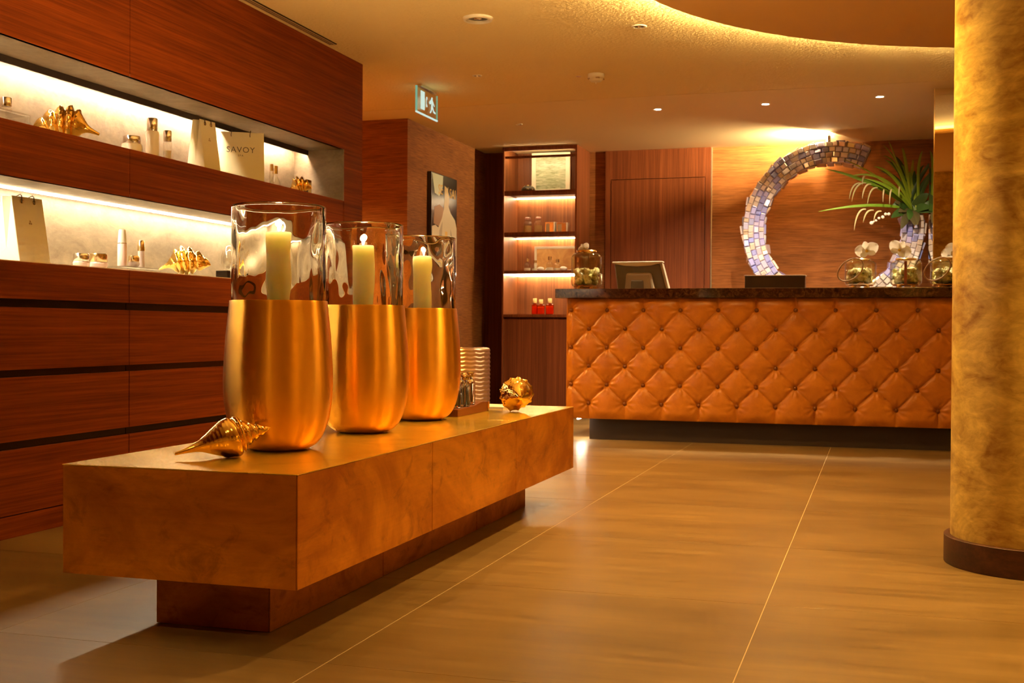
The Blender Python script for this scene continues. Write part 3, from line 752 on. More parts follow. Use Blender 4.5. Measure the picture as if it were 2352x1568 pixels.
# objects on the display unit
def framed(name, label, x0, x1, y, z0, z1, w, fm, pm, d=.02):
    t = thing(name, label, 'picture', ((x0 + x1) / 2, y, z0))
    box('frame_side', fm, t, x0, x0 + w, y, y + d, z0, z1, .0015); box('frame_side', fm, t, x1 - w, x1, y, y + d, z0, z1, .0015)
    box('frame_side', fm, t, x0 + w, x1 - w, y, y + d, z1 - w, z1, .0015); box('frame_side', fm, t, x0 + w, x1 - w, y, y + d, z0, z0 + w, .0015)
    box('print', pm, t, x0 + w, x1 - w, y + .006, y + d - .001, z0 + w, z1 - w)
framed('framed_picture', 'white framed green grey picture on the top shelf of the display unit', -3.12, -2.75, 10.74, 2.0625, 2.445, .042, 'white_paint', 'green_print')
framed('framed_picture', 'white framed orange picture behind small bottles on the display unit', -3.10, -2.68, 10.78, 1.3345, 1.575, .022, 'white_paint', 'orange_print')
db = thing('beaded_ball', 'small dark beaded ornament beside the green picture', 'ornament', (-3.11, 10.60, 2.0622))
MB().lathe([(0, 0), (.05, 0), (.066, .015), (.06, .04), (.035, .058), (0, .062)], 24).build('base', 'dark_ball', db, True, 60)
rnd = random.Random(5)
for k in range(26):
    a = rnd.uniform(0, 6.28); e = rnd.uniform(.15, 1.4); r = .06
    c = (r * math.cos(a) * math.cos(e), r * math.sin(a) * math.cos(e), .008 + .055 * math.sin(e))
    MB().lathe([(0, -.008), (.006, -.005), (.008, 0), (.006, .005), (0, .008)], 8, c).build('bead', 'cork' if k % 3 else 'dark_ball', db, True, 80)
def jar_bottle(name, label, x, y, z, parts, group, cat='bottle', n=24, rot=0):
    b = thing(name, label, cat, (x, y, z), rot, group)
    for pn, mt, pr in parts:
        MB().lathe(pr, n).build(pn, mt, b, True, 40)
    return b
for x, lab in ((-3.113, 'amber bottle with rosy cap at the left of second shelf'), (-3.012, 'amber bottle with rosy cap next to the silver boxes')):
    jar_bottle('amber_bottle', lab, x, 10.60, 1.6845, [('glass', 'bottle_glass', [(0, 0), (.037, 0), (.040, .004), (.040, .085), (.034, .105), (.02, .115), (.02, .128)]),
        ('liquid', 'amber_pale', [(0, .003), (.037, .004), (.037, .07), (0, .07)]), ('cap', 'rose_cap', [(0, .1285), (.024, .1285), (.026, .133), (.026, .146), (.02, .149), (0, .149)])], 'amber bottles on the second shelf')
def gift_box(label, x0, x1, h):
    g = thing('gift_box', label, 'box', ((x0 + x1) / 2, 10.62, 1.6845), 0, 'boxes on the second shelf')
    w = (x1 - x0) / 2
    box('carton', 'silver', g, -w, w, -.03, .03, 0, h, .001, True); box('edge_band', 'white_paint', g, w - .012, w + .001, -.0315, .0315, -.0 + .0005, h + .001, 0, True)
    box('front_label', 'handle_leather', g, -w + .008, -.004, -.0312, -.0302, .012, h - .012, 0, True)
gift_box('small silver box with brown label near the amber bottles', -2.944, -2.852, .100)
gift_box('small silver box with pale edge at the right of second shelf', -2.835, -2.732, .092)
CL = [(0, 0), (.030, 0), (.033, .004), (.033, .055), (.024, .07), (.013, .078), (.013, .088)]
for x, yy, h, lab in ((-3.10, 10.55, 1.0, 'small clear bottle at the left front of the orange picture'), (-3.035, 10.58, .85, 'squat clear bottle left of the white soaps'), (-2.888, 10.56, 1.12, 'tall clear bottle in the middle before the orange picture'), (-2.818, 10.57, .9, 'clear bottle right of centre before the orange picture')):
    jar_bottle('clear_bottle', lab, x, yy, 1.3342, [('glass', 'bottle_glass', [(r, z * h) for r, z in CL]), ('lotion', 'cream_product', [(0, .003), (.029, .003), (.029, .028 * h), (0, .028 * h)]),
        ('cap', 'silver', [(0, .0885 * h), (.016, .0885 * h), (.016, .118 * h), (0, .118 * h)])], 'clear bottles before the orange picture')
for x, yy, r, lab in ((-2.968, 10.53, .034, 'round white soap between the clear bottles'), (-2.925, 10.64, .030, 'round white soap behind the tallest clear bottle'), (-2.752, 10.53, .036, 'round white soap at the right of the third shelf')):
    o = MB().lathe([(0, 0), (r * .7, .002), (r, r * .5), (r * .85, r * .85), (r * .4, r * 1.05), (0, r * 1.1)], 24, (x, yy, 1.3342)).build('soap_ball', 'paper_white', None, smooth=80)
    tag(o, lab, 'soap', 'white soaps on the third shelf')
for x, yy, w, h, lab in ((-3.03, 10.56, .026, .148, 'amber flask with yellow stopper at left of the three'), (-2.968, 10.55, .035, .138, 'wide amber flask with yellow stopper in the middle of three'), (-2.886, 10.56, .036, .148, 'amber flask with yellow stopper nearest the counter')):
    b = thing('amber_flask', lab, 'bottle', (x, yy, .9365), .15, 'amber flasks on the cabinet top')
    box('glass', 'amber_glass', b, -w, w, -.026, .026, 0, h * .62, .006, True); box('liquid', 'amber_liquid', b, -w + .004, w - .004, -.021, .021, .004, h * .5, .003, True)
    MB().lathe([(.012, h * .62), (.012, h * .70)], 16).build('neck', 'amber_glass', b, True, 40)
    MB().lathe([(0, h * .70), (.017, h * .70), (.019, h * .74), (.019, h * .97), (.016, h), (0, h)], 16).build('stopper', 'cork', b, True, 40)

# ================================================================== hammered pedestal
pd = thing('hammered_pedestal', 'hammered bronze pedestal table with rounded top edge by the grasscloth wall', 'pedestal', (-3.20, 9.20, 0))
mb = MB(); n, mrows = 96, 150; vs = []; fs = []
Rp, Hp = .176, .648
prof = []
for i in range(mrows + 1):
    z = Hp * i / mrows; prof.append(z)
for z in prof:
    e = min(1.0, (Hp - z) / .02); r = Rp - .02 * (1 - math.sqrt(max(0, 1 - (1 - e) ** 2)))
    for k in range(n):
        t = 2 * PI * k / n
        q = .0028 * math.sin(z * 190 + 1.6 * abs(math.sin(t * 7))) if e >= 1 else 0
        vs.append(((r + q) * math.cos(t), (r + q) * math.sin(t), z))
for i in range(mrows):
    for k in range(n): k2 = (k + 1) % n; fs.append((i * n + k, i * n + k2, (i + 1) * n + k2, (i + 1) * n + k))
fs.append(tuple(range(n - 1, -1, -1))); fs.append(tuple(range(mrows * n, (mrows + 1) * n)))
mb.v = vs; mb.f = fs; mb.build('drum', 'hammered', pd, True, 60)
MB().lathe([(0, Hp + .0005), (.150, Hp + .0005), (.152, Hp + .003), (.15, Hp + .004), (0, Hp + .004)], 64).build('top_inlay', 'silver', pd, True, 40)

# ================================================================== exit sign
ex = thing('exit_sign', 'small glowing green edged glass exit sign hanging from the ceiling', 'exit sign', (-3.0, 7.72, 2.27))
box('mount', 'silver', ex, -3.016, -2.984, 7.58, 7.87, CEIL - .018, CEIL - .0005, .002)
box('glass_plate', 'exit_glass', ex, -3.004, -2.996, 7.535, 7.915, 2.272, CEIL - .0185)
box('edge_light', 'exit_edge', ex, -3.0055, -2.9945, 7.522, 7.5345, 2.272, CEIL - .02)
box('edge_light', 'exit_white', ex, -3.0055, -2.9945, 7.522, 7.925, 2.262, 2.2715)
box('edge_light', 'exit_edge', ex, -3.0045, -2.9955, 7.9155, 7.922, 2.272, CEIL - .02)
SU, SV = Vector((0, 1, 0)), Vector((0, 0, 1))
def sign_piece(name, poly, mat='exit_white'):
    MB().prism(poly, (-2.9955, 7.535, 2.272), SU, SV, (.001, 0, 0)).build(name, mat, ex)
sign_piece('door_symbol', [(.06, .025), (.135, .025), (.135, .150), (.06, .150)])
sign_piece('arrow_symbol', [(.165, .055), (.185, .055), (.185, .072), (.172, .072), (.172, .105), (.185, .105), (.185, .125), (.165, .125)])
sign_piece('running_person_symbol', [(.262, .135), (.275, .142), (.288, .135), (.285, .122), (.300, .110), (.325, .085), (.316, .080), (.295, .098), (.292, .078), (.315, .050), (.345, .046), (.345, .034), (.306, .036), (.280, .062), (.268, .040), (.240, .022), (.232, .030), (.255, .050), (.262, .095), (.240, .085), (.220, .088), (.222, .100), (.250, .118)])
lamp('exit_glow', 'POINT', (-2.96, 7.72, 2.36), .05, (.55, 1, .7), ex, shadow_soft_size=.05)

# ================================================================== wall poster
po = thing('wall_poster', 'tall dark framed poster with pale robed figure and gold lettering', 'poster', (-3.56, 9.545, 1.25))
PY0, PY1, PZ0, PZ1 = 9.235, 9.852, 1.25, 2.10
box('frame', 'poster_black', po, -3.5795, -3.542, PY0, PY1, PZ0, PZ1, .002)
pw, ph = PY1 - PY0, PZ1 - PZ0
def pp(name, mat, poly, lift):
    MB().prism([(a * pw, (1 - b) * ph) for a, b in poly], (-3.542, PY0, PZ0), (0, 1, 0), (0, 0, 1), (lift, 0, 0)).build(name, mat, po)
pp('pale_patch', 'poster_pale', [(.02, .01), (.44, .01), (.42, .13), (.30, .22), (.12, .20)], .0006)  # pale patch at the top left of the poster
pp('printed_shoulder', 'poster_skin', [(.10, .34), (.30, .30), (.46, .33), (.46, .44), (.30, .52), (.08, .50)], .0006)
pp('printed_robe', 'poster_cream', [(.50, .10), (.62, .12), (.68, .20), (.66, .30), (.74, .36), (.92, .42), (.99, .50), (.99, .99), (.02, .99), (.02, .53), (.14, .51), (.26, .53), (.40, .43), (.48, .33), (.50, .24)], .0010)
pp('printed_fold', 'poster_shade', [(.74, .52), (.84, .62), (.92, .98), (.80, .98), (.72, .70)], .0014)
pp('printed_fold', 'poster_shade', [(.30, .56), (.42, .46), (.40, .60), (.34, .98), (.28, .98)], .0014)
pp('printed_bottle', 'poster_yellow', [(.46, .60), (.68, .60), (.68, .86), (.46, .86)], .0016)
pp('printed_bottle_cap', 'poster_gold', [(.52, .555), (.62, .555), (.62, .598), (.52, .598)], .0016)
for txt, u_, v_ in (('SE', .34, .155), ('N', .58, .158), ('SAI', .82, .165)):
    text_mesh('lettering', txt, .115, 'poster_gold', po, Vector((-3.5405, PY0 + u_ * pw, PZ1 - v_ * ph)) - wloc(po), (PI / 2, 0, PI / 2), .0006)

# ================================================================== mosaic ring sculpture
RC, RO, RI = Vector((-.383, 10.32, 1.6445)), .727, .552
rg = thing('mosaic_ring', 'large open ring sculpture covered in iridescent pearl mosaic pieces', 'sculpture', (RC.x, RC.y, RC.z - RO))
A0, A1 = math.radians(65), math.radians(372)
core = MB(); vs = []; fs = []; na = 120
for i in range(na + 1):
    a = A0 + (A1 - A0) * i / na
    for rr_, yy in ((RI + .006, -.064), (RO - .006, -.064), (RO - .006, .064), (RI + .006, .064)):
        vs.append((RC.x + rr_ * math.cos(a), RC.y + yy, RC.z + rr_ * math.sin(a)))
for i in range(na):
    for k in range(4): k2 = (k + 1) % 4; fs.append((i * 4 + k, i * 4 + k2, i * 4 + 4 + k2, i * 4 + 4 + k))
fs += [(3, 2, 1, 0), tuple(na * 4 + k for k in range(4))]
core.v = vs; core.f = fs; core.build('core', 'mosaic_core', rg)
rnd = random.Random(3)
rm = (RO + RI) / 2
def vis(a):
    d = math.degrees(a); return d < 224 or d > 316
cells = []
for lane in range(4):
    a = A0 + .004
    rr_ = RI + (RO - RI) * (lane + .5) / 4
    while a < A1 - .02:
        L = rnd.uniform(.034, .072); da = L / rr_
        if a + da > A1: break
        cells.append((a + da / 2, rr_, L * .93, (RO - RI) / 4 * .92, 'front')); a += da
for side, rr_ in (('outer', RO - .003), ('inner', RI + .003)):
    a = A0 + .006
    while a < A1 - .03:
        L = rnd.uniform(.06, .10); da = L / rr_
        if a + da > A1: break
        cells.append((a + da / 2, rr_, L * .92, .115, side)); a += da
piece0 = None; rest = MB(); cnt = 0
for a, rr_, L, Wd, side in cells:
    rad = Vector((math.cos(a), 0, math.sin(a))); tan = Vector((-math.sin(a), 0, math.cos(a))); fr = Vector((0, -1, 0))
    if side == 'front': nrm, wid, ctr = fr, rad, RC + rad * rr_ + fr * (.066 + rnd.uniform(0, .010))
    elif side == 'outer': nrm, wid, ctr = rad, fr, RC + rad * (RO - .002 + rnd.uniform(0, .004))
    else: nrm, wid, ctr = -rad, fr, RC + rad * (RI + .002 - rnd.uniform(0, .003))
    t1, t2 = rnd.gauss(0, .20), rnd.gauss(0, .20)
    nrm2 = (nrm + tan * t1 + wid * t2).normalized(); tan2 = (tan - nrm2 * tan.dot(nrm2)).normalized(); wid2 = nrm2.cross(tan2)
    mt = Matrix((tan2 * L, wid2 * Wd, nrm2 * .020)).transposed()
    if vis(a) and cnt < 300:
        if piece0 is None:
            q = MB(); q.add([(-.5, -.5, -.5), (.5, -.5, -.5), (.5, .5, -.5), (-.5, .5, -.5), (-.5, -.5, .2), (.5, -.5, .2), (.5, .5, .2), (-.5, .5, .2), (-.4, -.4, .5), (.4, -.4, .5), (.4, .4, .5), (-.4, .4, .5)],
                  [(0, 3, 2, 1), (0, 1, 5, 4), (1, 2, 6, 5), (2, 3, 7, 6), (3, 0, 4, 7), (4, 5, 9, 8), (5, 6, 10, 9), (6, 7, 11, 10), (7, 4, 8, 11), (8, 9, 10, 11)])
            piece0 = q.build('mosaic_piece', 'mosaic', rg, True); o = piece0
        else: o = piece0.copy(); COL.objects.link(o)
        m4 = mt.to_4x4(); m4.translation = ctr - wloc(rg); o.matrix_local = m4; cnt += 1
    else:
        pts = [ctr + mt @ Vector(c) for c in ((-.5, -.5, -.5), (.5, -.5, -.5), (.5, .5, -.5), (-.5, .5, -.5), (-.45, -.45, .5), (.45, -.45, .5), (.45, .45, .5), (-.45, .45, .5))]
        rest.add(pts, [(0, 3, 2, 1), (4, 5, 6, 7), (0, 1, 5, 4), (1, 2, 6, 5), (2, 3, 7, 6), (3, 0, 4, 7)])
if rest.v:
    o = rest.build('mosaic_piece_rest', 'mosaic', rg); o['kind'] = 'stuff'
# lamp on the ceiling above the ring that washes wall and ceiling to the left
lw = thing('wall_lamp', 'small bright wall wash lamp at the ceiling above the mosaic ring', 'lamp', (-.41, 10.32, 2.381))
box('housing', 'silver', lw, -.425, -.40, 10.268, 10.372, 2.381, 2.424, .003)
box('bracket', 'silver', lw, -.418, -.408, 10.315, 10.325, 2.4245, CEIL - .0005)
box('lens', 'lamp_wall', lw, -.432, -.4255, 10.270, 10.33, 2.384, 2.420)
lamp('wash', 'AREA', (-.44, 10.285, 2.404), 48.0, (1.0, 0.78, 0.42), lw, shape='RECTANGLE', size=.025, size_y=.05, rot=Vector((-.72, .58, .10)).to_track_quat('-Z', 'Y').to_euler())

# ------------------------------------------------------------------ plant arrangement in the ring's open end
E0 = Vector((.243, 10.32, 1.775))
pl = thing('leaf_arrangement', 'spray of long green strap leaves growing from the mosaic ring end', 'plant', (E0.x, E0.y, E0.z))
def leaf(name, mat, p0, p1, p2, w, fold=.25, n=12):
    p0, p1, p2 = Vector(p0), Vector(p1), Vector(p2); vs = []; fs = []
    for i in range(n + 1):
        s = i / n; c = p0 * (1 - s) ** 2 + p1 * 2 * s * (1 - s) + p2 * s * s
        t = ((p1 - p0) * (1 - s) + (p2 - p1) * s).normalized()
        side = t.cross(Vector((.25, -1, .2))).normalized(); nr = side.cross(t).normalized()
        ww = w * (math.sin(PI * min(1, .14 + .86 * s)) ** .7 if s < .999 else .02) + .0004
        vs += [tuple(c - side * ww - nr * ww * fold), tuple(c + nr * .0008), tuple(c + side * ww - nr * ww * fold), tuple(c - nr * .0016)]
    for i in range(n):
        for k in range(4): k2 = (k + 1) % 4; fs.append((i * 4 + k, i * 4 + k2, i * 4 + 4 + k2, i * 4 + 4 + k))
    fs += [(3, 2, 1, 0), tuple(n * 4 + k for k in range(4))]
    o = MB(); o.v = vs; o.f = fs; return o.build(name, mat, pl, smooth=80)
MB().lathe([(0, -.03), (.045, -.03), (.05, .0), (.03, .03), (0, .035)], 20, (.243, 10.315, 1.79)).build('stem_bundle', 'leaf_brown', pl, smooth=60)
B0 = Vector((.25, 10.25, 1.785))
for p1, p2, w in (((-.02, 10.05, 1.86), (-.48, 9.98, 1.765), .012), ((-.02, 10.05, 2.02), (-.44, 10.0, 2.115), .016), ((.05, 10.0, 2.12), (-.24, 10.0, 2.045), .011), ((.05, 10.1, 2.05), (-.30, 10.15, 2.21), .008),
                  ((.10, 10.0, 1.98), (-.12, 9.98, 2.02), .014), ((.12, 10.05, 2.1), (-.05, 10.02, 2.12), .013), ((.14, 10.05, 2.2), (.02, 10.0, 2.20), .010), ((.18, 10.1, 2.3), (.16, 10.05, 2.26), .012),
                  ((.10, 10.05, 2.25), (.06, 10.1, 2.33), .006), ((.18, 10.1, 2.15), (.02, 10.1, 2.3), .007)):
    leaf('leaf', 'leaf_bright', B0, p1, p2, w)
rnd = random.Random(12)
for k in range(22):
    a = rnd.uniform(math.radians(35), math.radians(150)); L = rnd.uniform(.26, .50)
    tip = B0 + Vector((math.cos(a) * L, rnd.uniform(-.16, .12), math.sin(a) * L)); mid = B0 + Vector((math.cos(a) * L * .35, rnd.uniform(-.06, .06), math.sin(a) * L * .75 + .04))
    tip.x = min(tip.x, .62)
    leaf('leaf', 'leaf_bright' if k % 3 == 0 else 'leaf_dark', B0 + Vector((rnd.uniform(-.04, .06), rnd.uniform(-.03, .03), 0)), mid, tip, rnd.uniform(.011, .019))
for k in range(13):
    a = rnd.uniform(math.radians(-120), math.radians(60)) if k % 2 else rnd.uniform(math.radians(150), math.radians(260)); L = rnd.uniform(.10, .22)
    tip = B0 + Vector((math.cos(a) * L, rnd.uniform(-.14, -.02), math.sin(a) * L * .9)); mid = B0 + Vector((math.cos(a) * L * .5, -.06, math.sin(a) * L * .4 + .04))
    leaf('broad_leaf', 'leaf_dark' if k % 3 else 'leaf_brown', B0, mid, tip, rnd.uniform(.028, .045), .12)
for x, z, dx, dz in ((-.16, 2.00, -.11, -.15), (-.12, 1.99, -.07, -.12), (-.07, 1.96, -.08, -.14), (-.17, 2.05, -.02, -.07), (-.02, 1.94, -.01, -.10), (.04, 1.94, -.02, -.12), (.10, 1.96, -.01, -.08), (-.16, 1.79, -.09, -.17), (-.10, 1.78, -.08, -.10), (-.04, 1.77, -.06, -.08), (-.20, 2.0, -.09, -.13)):
    p0 = Vector((x + .05, 10.02, z - .01)); leaf('tendril', 'tendril', p0, p0 + Vector((dx * .8, -.01, .015)), p0 + Vector((dx, -.02, dz)), .006, .1, 8)
for k in range(7):
    c = (.06 - .022 * k + rnd.uniform(-.01, .01), 10.0, 1.735 - .011 * k + rnd.uniform(-.008, .012)); r = rnd.uniform(.008, .016)
    MB().lathe([(0, -r), (r * .8, -r * .6), (r, 0), (r * .7, r * .7), (0, r)], 12, c).build('bud', 'orchid', pl, smooth=80)

# ================================================================== objects on the marble counter
def blob(mb, c, r, rnd, n=10, m=7, amp=.25):
    base = []; vs = []; fs = []
    for i in range(1, m):
        e = PI * i / m
        for k in range(n):
            a = 2 * PI * k / n; q = r * (1 + rnd.uniform(-amp, amp)); vs.append((c[0] + q * math.sin(e) * math.cos(a), c[1] + q * math.sin(e) * math.sin(a), c[2] + q * math.cos(e)))
    vs += [(c[0], c[1], c[2] + r), (c[0], c[1], c[2] - r)]
    for i in range(m - 2):
        for k in range(n): k2 = (k + 1) % n; fs.append((i * n + k, (i + 1) * n + k, (i + 1) * n + k2, i * n + k2))
    t = (m - 1) * n
    for k in range(n):
        k2 = (k + 1) % n; fs.append((t, k, k2)); fs.append((t + 1, (m - 2) * n + k2, (m - 2) * n + k))
    mb.add(vs, fs)
def flower_jar(label, x, y, R, H, seed, handle=None, fill=.34, nfl=46):
    z = 1.0932
    j = thing('flower_jar', label, 'jar', (x, y, z), 0, 'glass flower jars on the marble counter')
    f0 = .022
    for k in range(4):
        a = PI / 4 + k * PI / 2
        MB().lathe([(0, 0), (.016, 0), (.018, .004), (.014, .016), (.016, f0), (0, f0)], 14, (R * .62 * math.cos(a), R * .62 * math.sin(a), 0)).build('foot', 'gold_trim', j, True, 50)
    MB().lathe([(R * .50, f0 - .008), (R * .82, f0 - .008), (R * .84, f0 - .002), (R * .84, f0 + .0), (R * .50, f0 + .0)], 40).build('foot_band', 'gold_trim', j, True, 40)
    s = [(0, f0 + .0005), (R * .90, f0 + .0005), (R * .98, f0 + .010), (R, f0 + .03), (R, H * .80), (R * .97, H * .85), (R * .86, H * .90), (R * .60, H * .925), (R * .56, H * .94), (R * .56, H)]
    MB().lathe(s + [(r - .004, zz + .003) for r, zz in reversed(s[1:])] + [(0, f0 + .005)], 48).build('glass', 'jar_glass', j, True, 45)
    MB().lathe([(R * .565, H * .945), (R * .66, H * .95), (R * .68, H * .975), (R * .62, H * 1.0), (R * .565, H * 1.0), (R * .565, H * .945)], 40).build('neck_band', 'gold_trim', j, True, 45)
    rnd = random.Random(seed); mb = MB(); hf = H * fill
    for k in range(nfl):
        a = rnd.uniform(0, 6.28); r = (R - .032) * math.sqrt(rnd.random()); blob(mb, (r * math.cos(a), r * math.sin(a), f0 + .026 + rnd.random() * (hf - .03)), rnd.uniform(.015, .024), rnd, 8, 6, .3)
    mb.build('flower_filling', 'hydrangea', j, True, 60)
    if handle:
        kind, hx = handle
        if kind == 'loop':
            pts = []
            for k in range(28):
                t = 2 * PI * k / 28; w = .080; h = H * .36
                px = -R * .95 + .035 + w * math.cos(t) - .02 * math.sin(t); pz = H * .60 + h * .95 * math.sin(t) * .9 + .045 * math.cos(t)
                pts.append((px, -R * 1.04 - .012 - .004 * math.cos(t), pz))
            MB().tube(pts, .0048, 8, True).build('handle', 'handle_leather', j, True, 60)
        else:
            mb = MB(); mb.box(hx - .009, hx + .009, -R * 1.03 - .004, -R * 1.03, .012, H * .88); mb.build('strap', 'strap_brown', j, True, None, .0015)
    return j
def orchid(label, c, r, seed, yaw=0.0, tilt=0.0):
    rnd = random.Random(seed)
    o = thing('orchid_bloom', label, 'flower', c, yaw, 'white orchid blooms on the glass jars')
    for k, (a, s, wdt) in enumerate(((15, 1.0, .95), (165, 1.0, .95), (90, .8, .55), (215, .72, .5), (325, .72, .5))):
        a = math.radians(a) + tilt; L = r * s; vs = []; fs = []; n, m = 9, 5
        for i in range(n + 1):
            s_ = i / n; w = r * .55 * wdt * math.sin(PI * min(.97, .12 + .85 * s_)) ** .6
            for j in range(m):
                q = j / (m - 1) * 2 - 1
                px, pz = L * s_, q * w
                yy = -.35 * r * s_ * s_ + .12 * r * q * q - .02 * r + rnd.uniform(-.01, .01) * r
                vs.append((px * math.cos(a) - pz * math.sin(a), yy, px * math.sin(a) + pz * math.cos(a)))
        nv_ = len(vs); vs += [(v[0], v[1] + .0012, v[2]) for v in vs]
        for i in range(n):
            for j in range(m - 1):
                b = i * m + j; fs.append((b, b + 1, b + m + 1, b + m)); fs.append((nv_ + b, nv_ + b + m, nv_ + b + m + 1, nv_ + b + 1))
        mb = MB(); mb.v = vs; mb.f = fs; mb.build('petal', 'orchid', o, True, 80)
    MB().lathe([(0, -r * .16), (r * .12, -r * .08), (r * .14, 0), (r * .08, r * .1), (0, r * .12)], 12, (0, -r * .10, 0)).build('lip', 'orchid_core', o, True, 80)
flower_jar('large domed glass flower jar with gold foot at the counter corner', -2.048, 8.505, .113, .285, 1, None, .42, 90)
orchid('small pale orchid sprig on the large corner jar', (-2.06, 8.475, 1.392), .045, 4, .1, .6)
flower_jar('glass flower jar with tan loop handle left of the strapped jar', -.126, 8.505, .104, .200, 2, ('loop', 0), .50, 80)
orchid('white orchid bloom on the jar with loop handle', (-.085, 8.43, 1.342), .080, 5, .1, .25)
flower_jar('glass flower jar with dark vertical strap beside the mirror pillar', .170, 8.505, .104, .200, 3, ('strap', -.005), .50, 80)
orchid('white orchid bloom on the jar with the vertical strap', (.125, 8.42, 1.345), .078, 6, 0, -.5)
flower_jar('glass flower jar with loop handle half hidden by the column', .428, 8.505, .104, .200, 8, ('loop', 0), .50, 80)
orchid('white orchid bloom on the jar half hidden by the column', (.49, 8.43, 1.345), .080, 7, .1, .2)
# cash monitor, seen from behind
mo = thing('monitor', 'grey desktop monitor with cream top edge seen from behind the counter', 'monitor', (-1.74, 8.86, .7505))
def tilt_box(name, mat, x0t, x1t, x0b, x1b, yt0, yt1, yb0, yb1, zb, zt, bevel=.006):
    q = MB(); q.add([(x0b, yb0, zb), (x1b, yb0, zb), (x1b, yb1, zb), (x0b, yb1, zb), (x0t, yt0, zt), (x1t, yt0, zt), (x1t, yt1, zt), (x0t, yt1, zt)],
                    [(0, 3, 2, 1), (4, 5, 6, 7), (0, 1, 5, 4), (1, 2, 6, 5), (2, 3, 7, 6), (3, 0, 4, 7)])
    return q.build(name, mat, mo, bevel=bevel)
tilt_box('shell', 'grey_plastic', -1.905, -1.560, -1.875, -1.490, 8.79, 8.845, 8.855, 8.93, .98, 1.292, .012)
tilt_box('side_bezel', 'grey_plastic_light', -1.562, -1.540, -1.492, -1.468, 8.785, 8.85, 8.85, 8.935, .98, 1.296, .006)
MB().prism([(-.19, 0), (-.19, .012), (.19, .014), (.19, .004), (.10, -.018), (0, -.024), (-.10, -.019)], (-1.727, 8.776, 1.296), (1, 0, 0), (0, 0, 1), (0, .075, 0)).build('top_edge', 'cream_plastic', mo, bevel=.004)
tilt_box('rear_bulge', 'grey_plastic_light', -1.81, -1.62, -1.83, -1.58, 8.765, 8.80, 8.775, 8.86, 1.02, 1.225, .025)
tilt_box('cable_cover', 'grey_plastic', -1.77, -1.68, -1.775, -1.675, 8.758, 8.775, 8.762, 8.79, 1.03, 1.17, .008)
tilt_box('screen', 'screen_black', -1.88, -1.58, -1.85, -1.52, 8.8455, 8.849, 8.931, 8.935, 1.0, 1.275, .0)
box('neck', 'grey_plastic', mo, -1.76, -1.69, 8.84, 8.88, .765, 1.03, .004)
MB().lathe([(0, 0), (.13, 0), (.13, .010), (.11, .015), (0, .015)], 40, (-1.725, 8.86, .7505)).build('base', 'grey_plastic', mo, smooth=40)
bx = thing('dark_box', 'low dark box with pale top edge on the marble counter', 'box', (-.70, 8.56, 1.0932))
box('body', 'black_box', bx, -.908, -.494, 8.52, 8.63, 1.0932, 1.182, .002); box('lid_edge', 'cream_plastic', bx, -.911, -.491, 8.517, 8.633, 1.1822, 1.188, .001)
cd = thing('card', 'thin pale card lying on marble between two flower jars', 'card', (.02, 8.40, 1.0932)); box('sheet', 'card_white', cd, -.055, .085, 8.365, 8.43, 1.0932, 1.0975)

